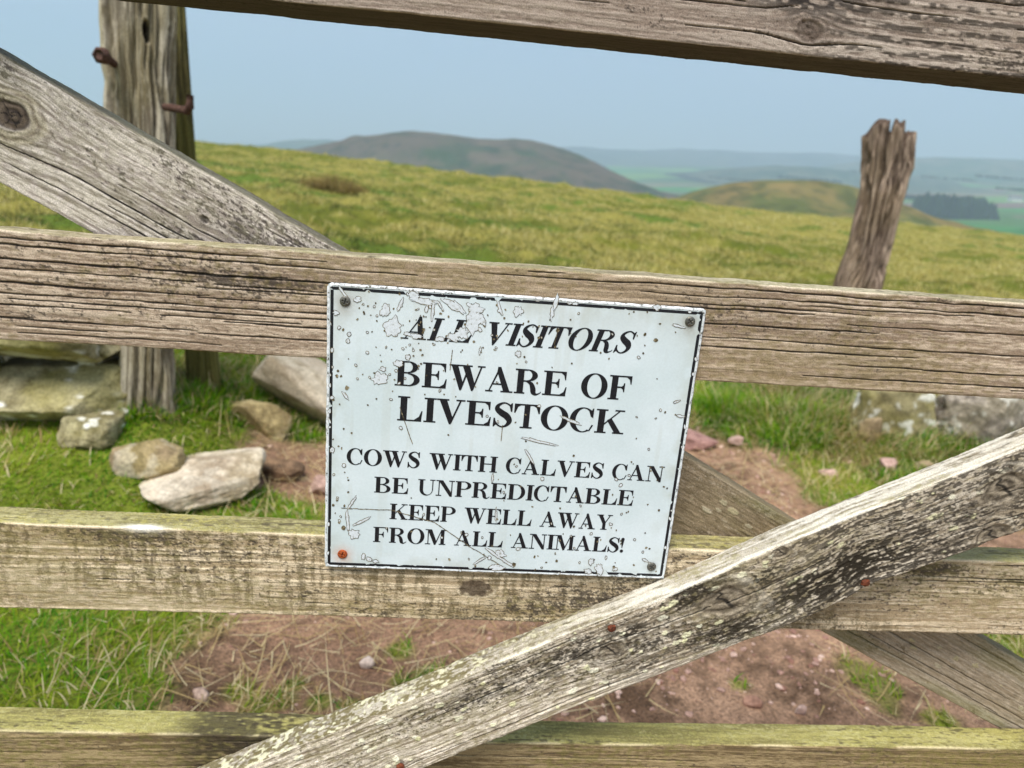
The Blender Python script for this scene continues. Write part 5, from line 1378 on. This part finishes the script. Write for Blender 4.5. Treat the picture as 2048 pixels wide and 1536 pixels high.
# brown rush clumps on the hill
def rush(px, py, y, w, h, n, seed, label):
    p = at(px, py, y); rs = np.random.RandomState(seed)
    x = p[0] + np.clip(rs.randn(n), -1.8, 1.8) * w * 0.36; yy = y + np.clip(rs.randn(n), -1.5, 1.5) * w * 0.3
    col = np.array([S(160, 138, 80), S(130, 108, 62), S(108, 92, 52), S(146, 134, 70), S(182, 158, 102)])[rs.randint(0, 5, n)]
    hh = h * rs.uniform(0.55, 1.15, n) * np.exp(-((x - p[0]) / (w * 0.75)) ** 2)
    o = blades('rush_clump', x, yy, hh, rs.uniform(0.008, 0.018, n), rs.uniform(0, 6.28, n), np.abs(rs.randn(n)) * 0.25, rs.uniform(0.1, 0.9, n), col, base_dark=0.45)
    del o['kind']
    o['label'] = label; o['category'] = 'rush clump'; o['group'] = 'rush clumps on the hill'
    recenter(o, (p[0], y, gz(p[0], y)))
rush(655, 372, 15.5, 1.25, 0.32, 1300, 3, 'wide brown rush clump on the hillside just right of the gatepost')
rush(712, 382, 15.0, 0.38, 0.26, 800, 4, 'smaller dark rush clump touching the wide one on the hillside')

# ------------------------------------------------------------------ far woods and a white farmhouse
def wood_block(name, px0, px1, pyt, pyb, y, n, seed, hgt, spread):
    rs = np.random.RandomState(seed); V0, T0 = ICO[2]
    a = at(px0, pyb, y); b_ = at(px1, pyb, y); Vs = []; Ts = []; Cs = []; k = 0
    for i in range(n):
        x = rs.uniform(a[0], b_[0]); yy = y + rs.uniform(0, spread) + 0.02 * (x - a[0])
        zg = float(valley_z(np.array([x]), np.array([yy]))[0]) if hgt is None else a[2] + (yy - y) * 0.06
        H = (at(px0, pyt, y)[2] - a[2]) * rs.uniform(0.62, 0.95); r_ = H * rs.uniform(0.22, 0.34)
        A = V0 * (1 + 0.18 * rs.randn(len(V0))[:, None]); zz = (A[:, 2] + 1) / 2
        A = np.stack([A[:, 0] * r_ * (1.15 - 0.75 * zz), A[:, 1] * r_ * (1.15 - 0.75 * zz), zz * H], 1) + np.array([x, yy, zg - 0.5])
        Vs.append(A); Ts.append(T0 + k); k += len(V0)
        Cs.append(np.tile(mix(S(18, 28, 22), S(38, 52, 36), np.array(rs.rand())), (len(V0), 1)))
    o = mesh_np(name, np.vstack(Vs), tris=np.vstack(Ts), mat=M_far, color=np.vstack(Cs))
    tag(o, kind='stuff'); return o
YFW = 760
wood_block('woodland', 1862, 1990, 384, 436, YFW, 240, 5, 1, 34)
wood_block('woodland', 1790, 1872, 384, 396, YFW * 1.25, 90, 6, 1, 12)
wood_block('woodland', 1560, 1690, 347, 356, 1500, 90, 7, 1, 20)
wood_block('woodland', 1960, 2060, 347, 354, 1500, 70, 8, 1, 20)

for q_ in ((1420, 1520, 351, 356, 1350, 60, 9), (1850, 1960, 349, 354, 1400, 70, 10), (1190, 1320, 371, 377, 1150, 80, 11), (1700, 1790, 338, 343, 1750, 60, 12), (2000, 2080, 372, 378, 1000, 50, 13)):
    wood_block('woodland', *q_, 1, 16)

def farmhouse(px0, px1, pyt, pyb, y):
    a = at(px0, pyb, y); b_ = at(px1, pyb, y); t = at(px0, pyt, y)
    w, h = b_[0] - a[0], t[2] - a[2]
    root = empty('farmhouse', tuple(a)); tag(root, 'tiny white farmhouse far off in the valley beside the dark wood', 'farmhouse')
    hw, dp = h * 0.58, w * 0.45
    V = [(0, 0, 0), (w, 0, 0), (w, dp, 0), (0, dp, 0), (0, 0, hw), (w, 0, hw), (w, dp, hw), (0, dp, hw), (0, dp / 2, h), (w, dp / 2, h)]
    Q = [(0, 1, 5, 4), (2, 3, 7, 6)]; T = []
    me_w = ramp_mat('white_render', [(0.3, S(226, 224, 218)), (0.7, S(240, 238, 232))], scale=0.4, bump=0)
    me_r = ramp_mat('slate_roof', [(0.3, S(120, 122, 126)), (0.7, S(150, 150, 152))], scale=0.6, bump=0)
    mesh_np('wall', np.array(V), np.array(Q), np.array([(1, 2, 6), (1, 6, 5), (3, 0, 4), (3, 4, 7), (4, 7, 8), (5, 9, 6)]), mat=me_w, parent=root, smooth=False)
    o_ = 0.35; e = 0.3
    V = [(-e, -o_, hw - .2), (w + e, -o_, hw - .2), (w + e, dp / 2, h + .1), (-e, dp / 2, h + .1), (w + e, dp + o_, hw - .2), (-e, dp + o_, hw - .2),
         (-e, -o_, hw + .1), (w + e, -o_, hw + .1), (w + e, dp / 2, h + .4), (-e, dp / 2, h + .4), (w + e, dp + o_, hw + .1), (-e, dp + o_, hw + .1)]
    mesh_np('roof', np.array(V), np.array([(6, 7, 8, 9), (9, 8, 10, 11), (0, 3, 2, 1), (3, 5, 4, 2), (0, 1, 7, 6), (5, 11, 10, 4), (0, 6, 9, 3), (3, 9, 11, 5), (1, 2, 8, 7), (2, 4, 10, 8)]), mat=me_r, parent=root, smooth=False)
farmhouse(2022, 2046, 391, 403, YFW)
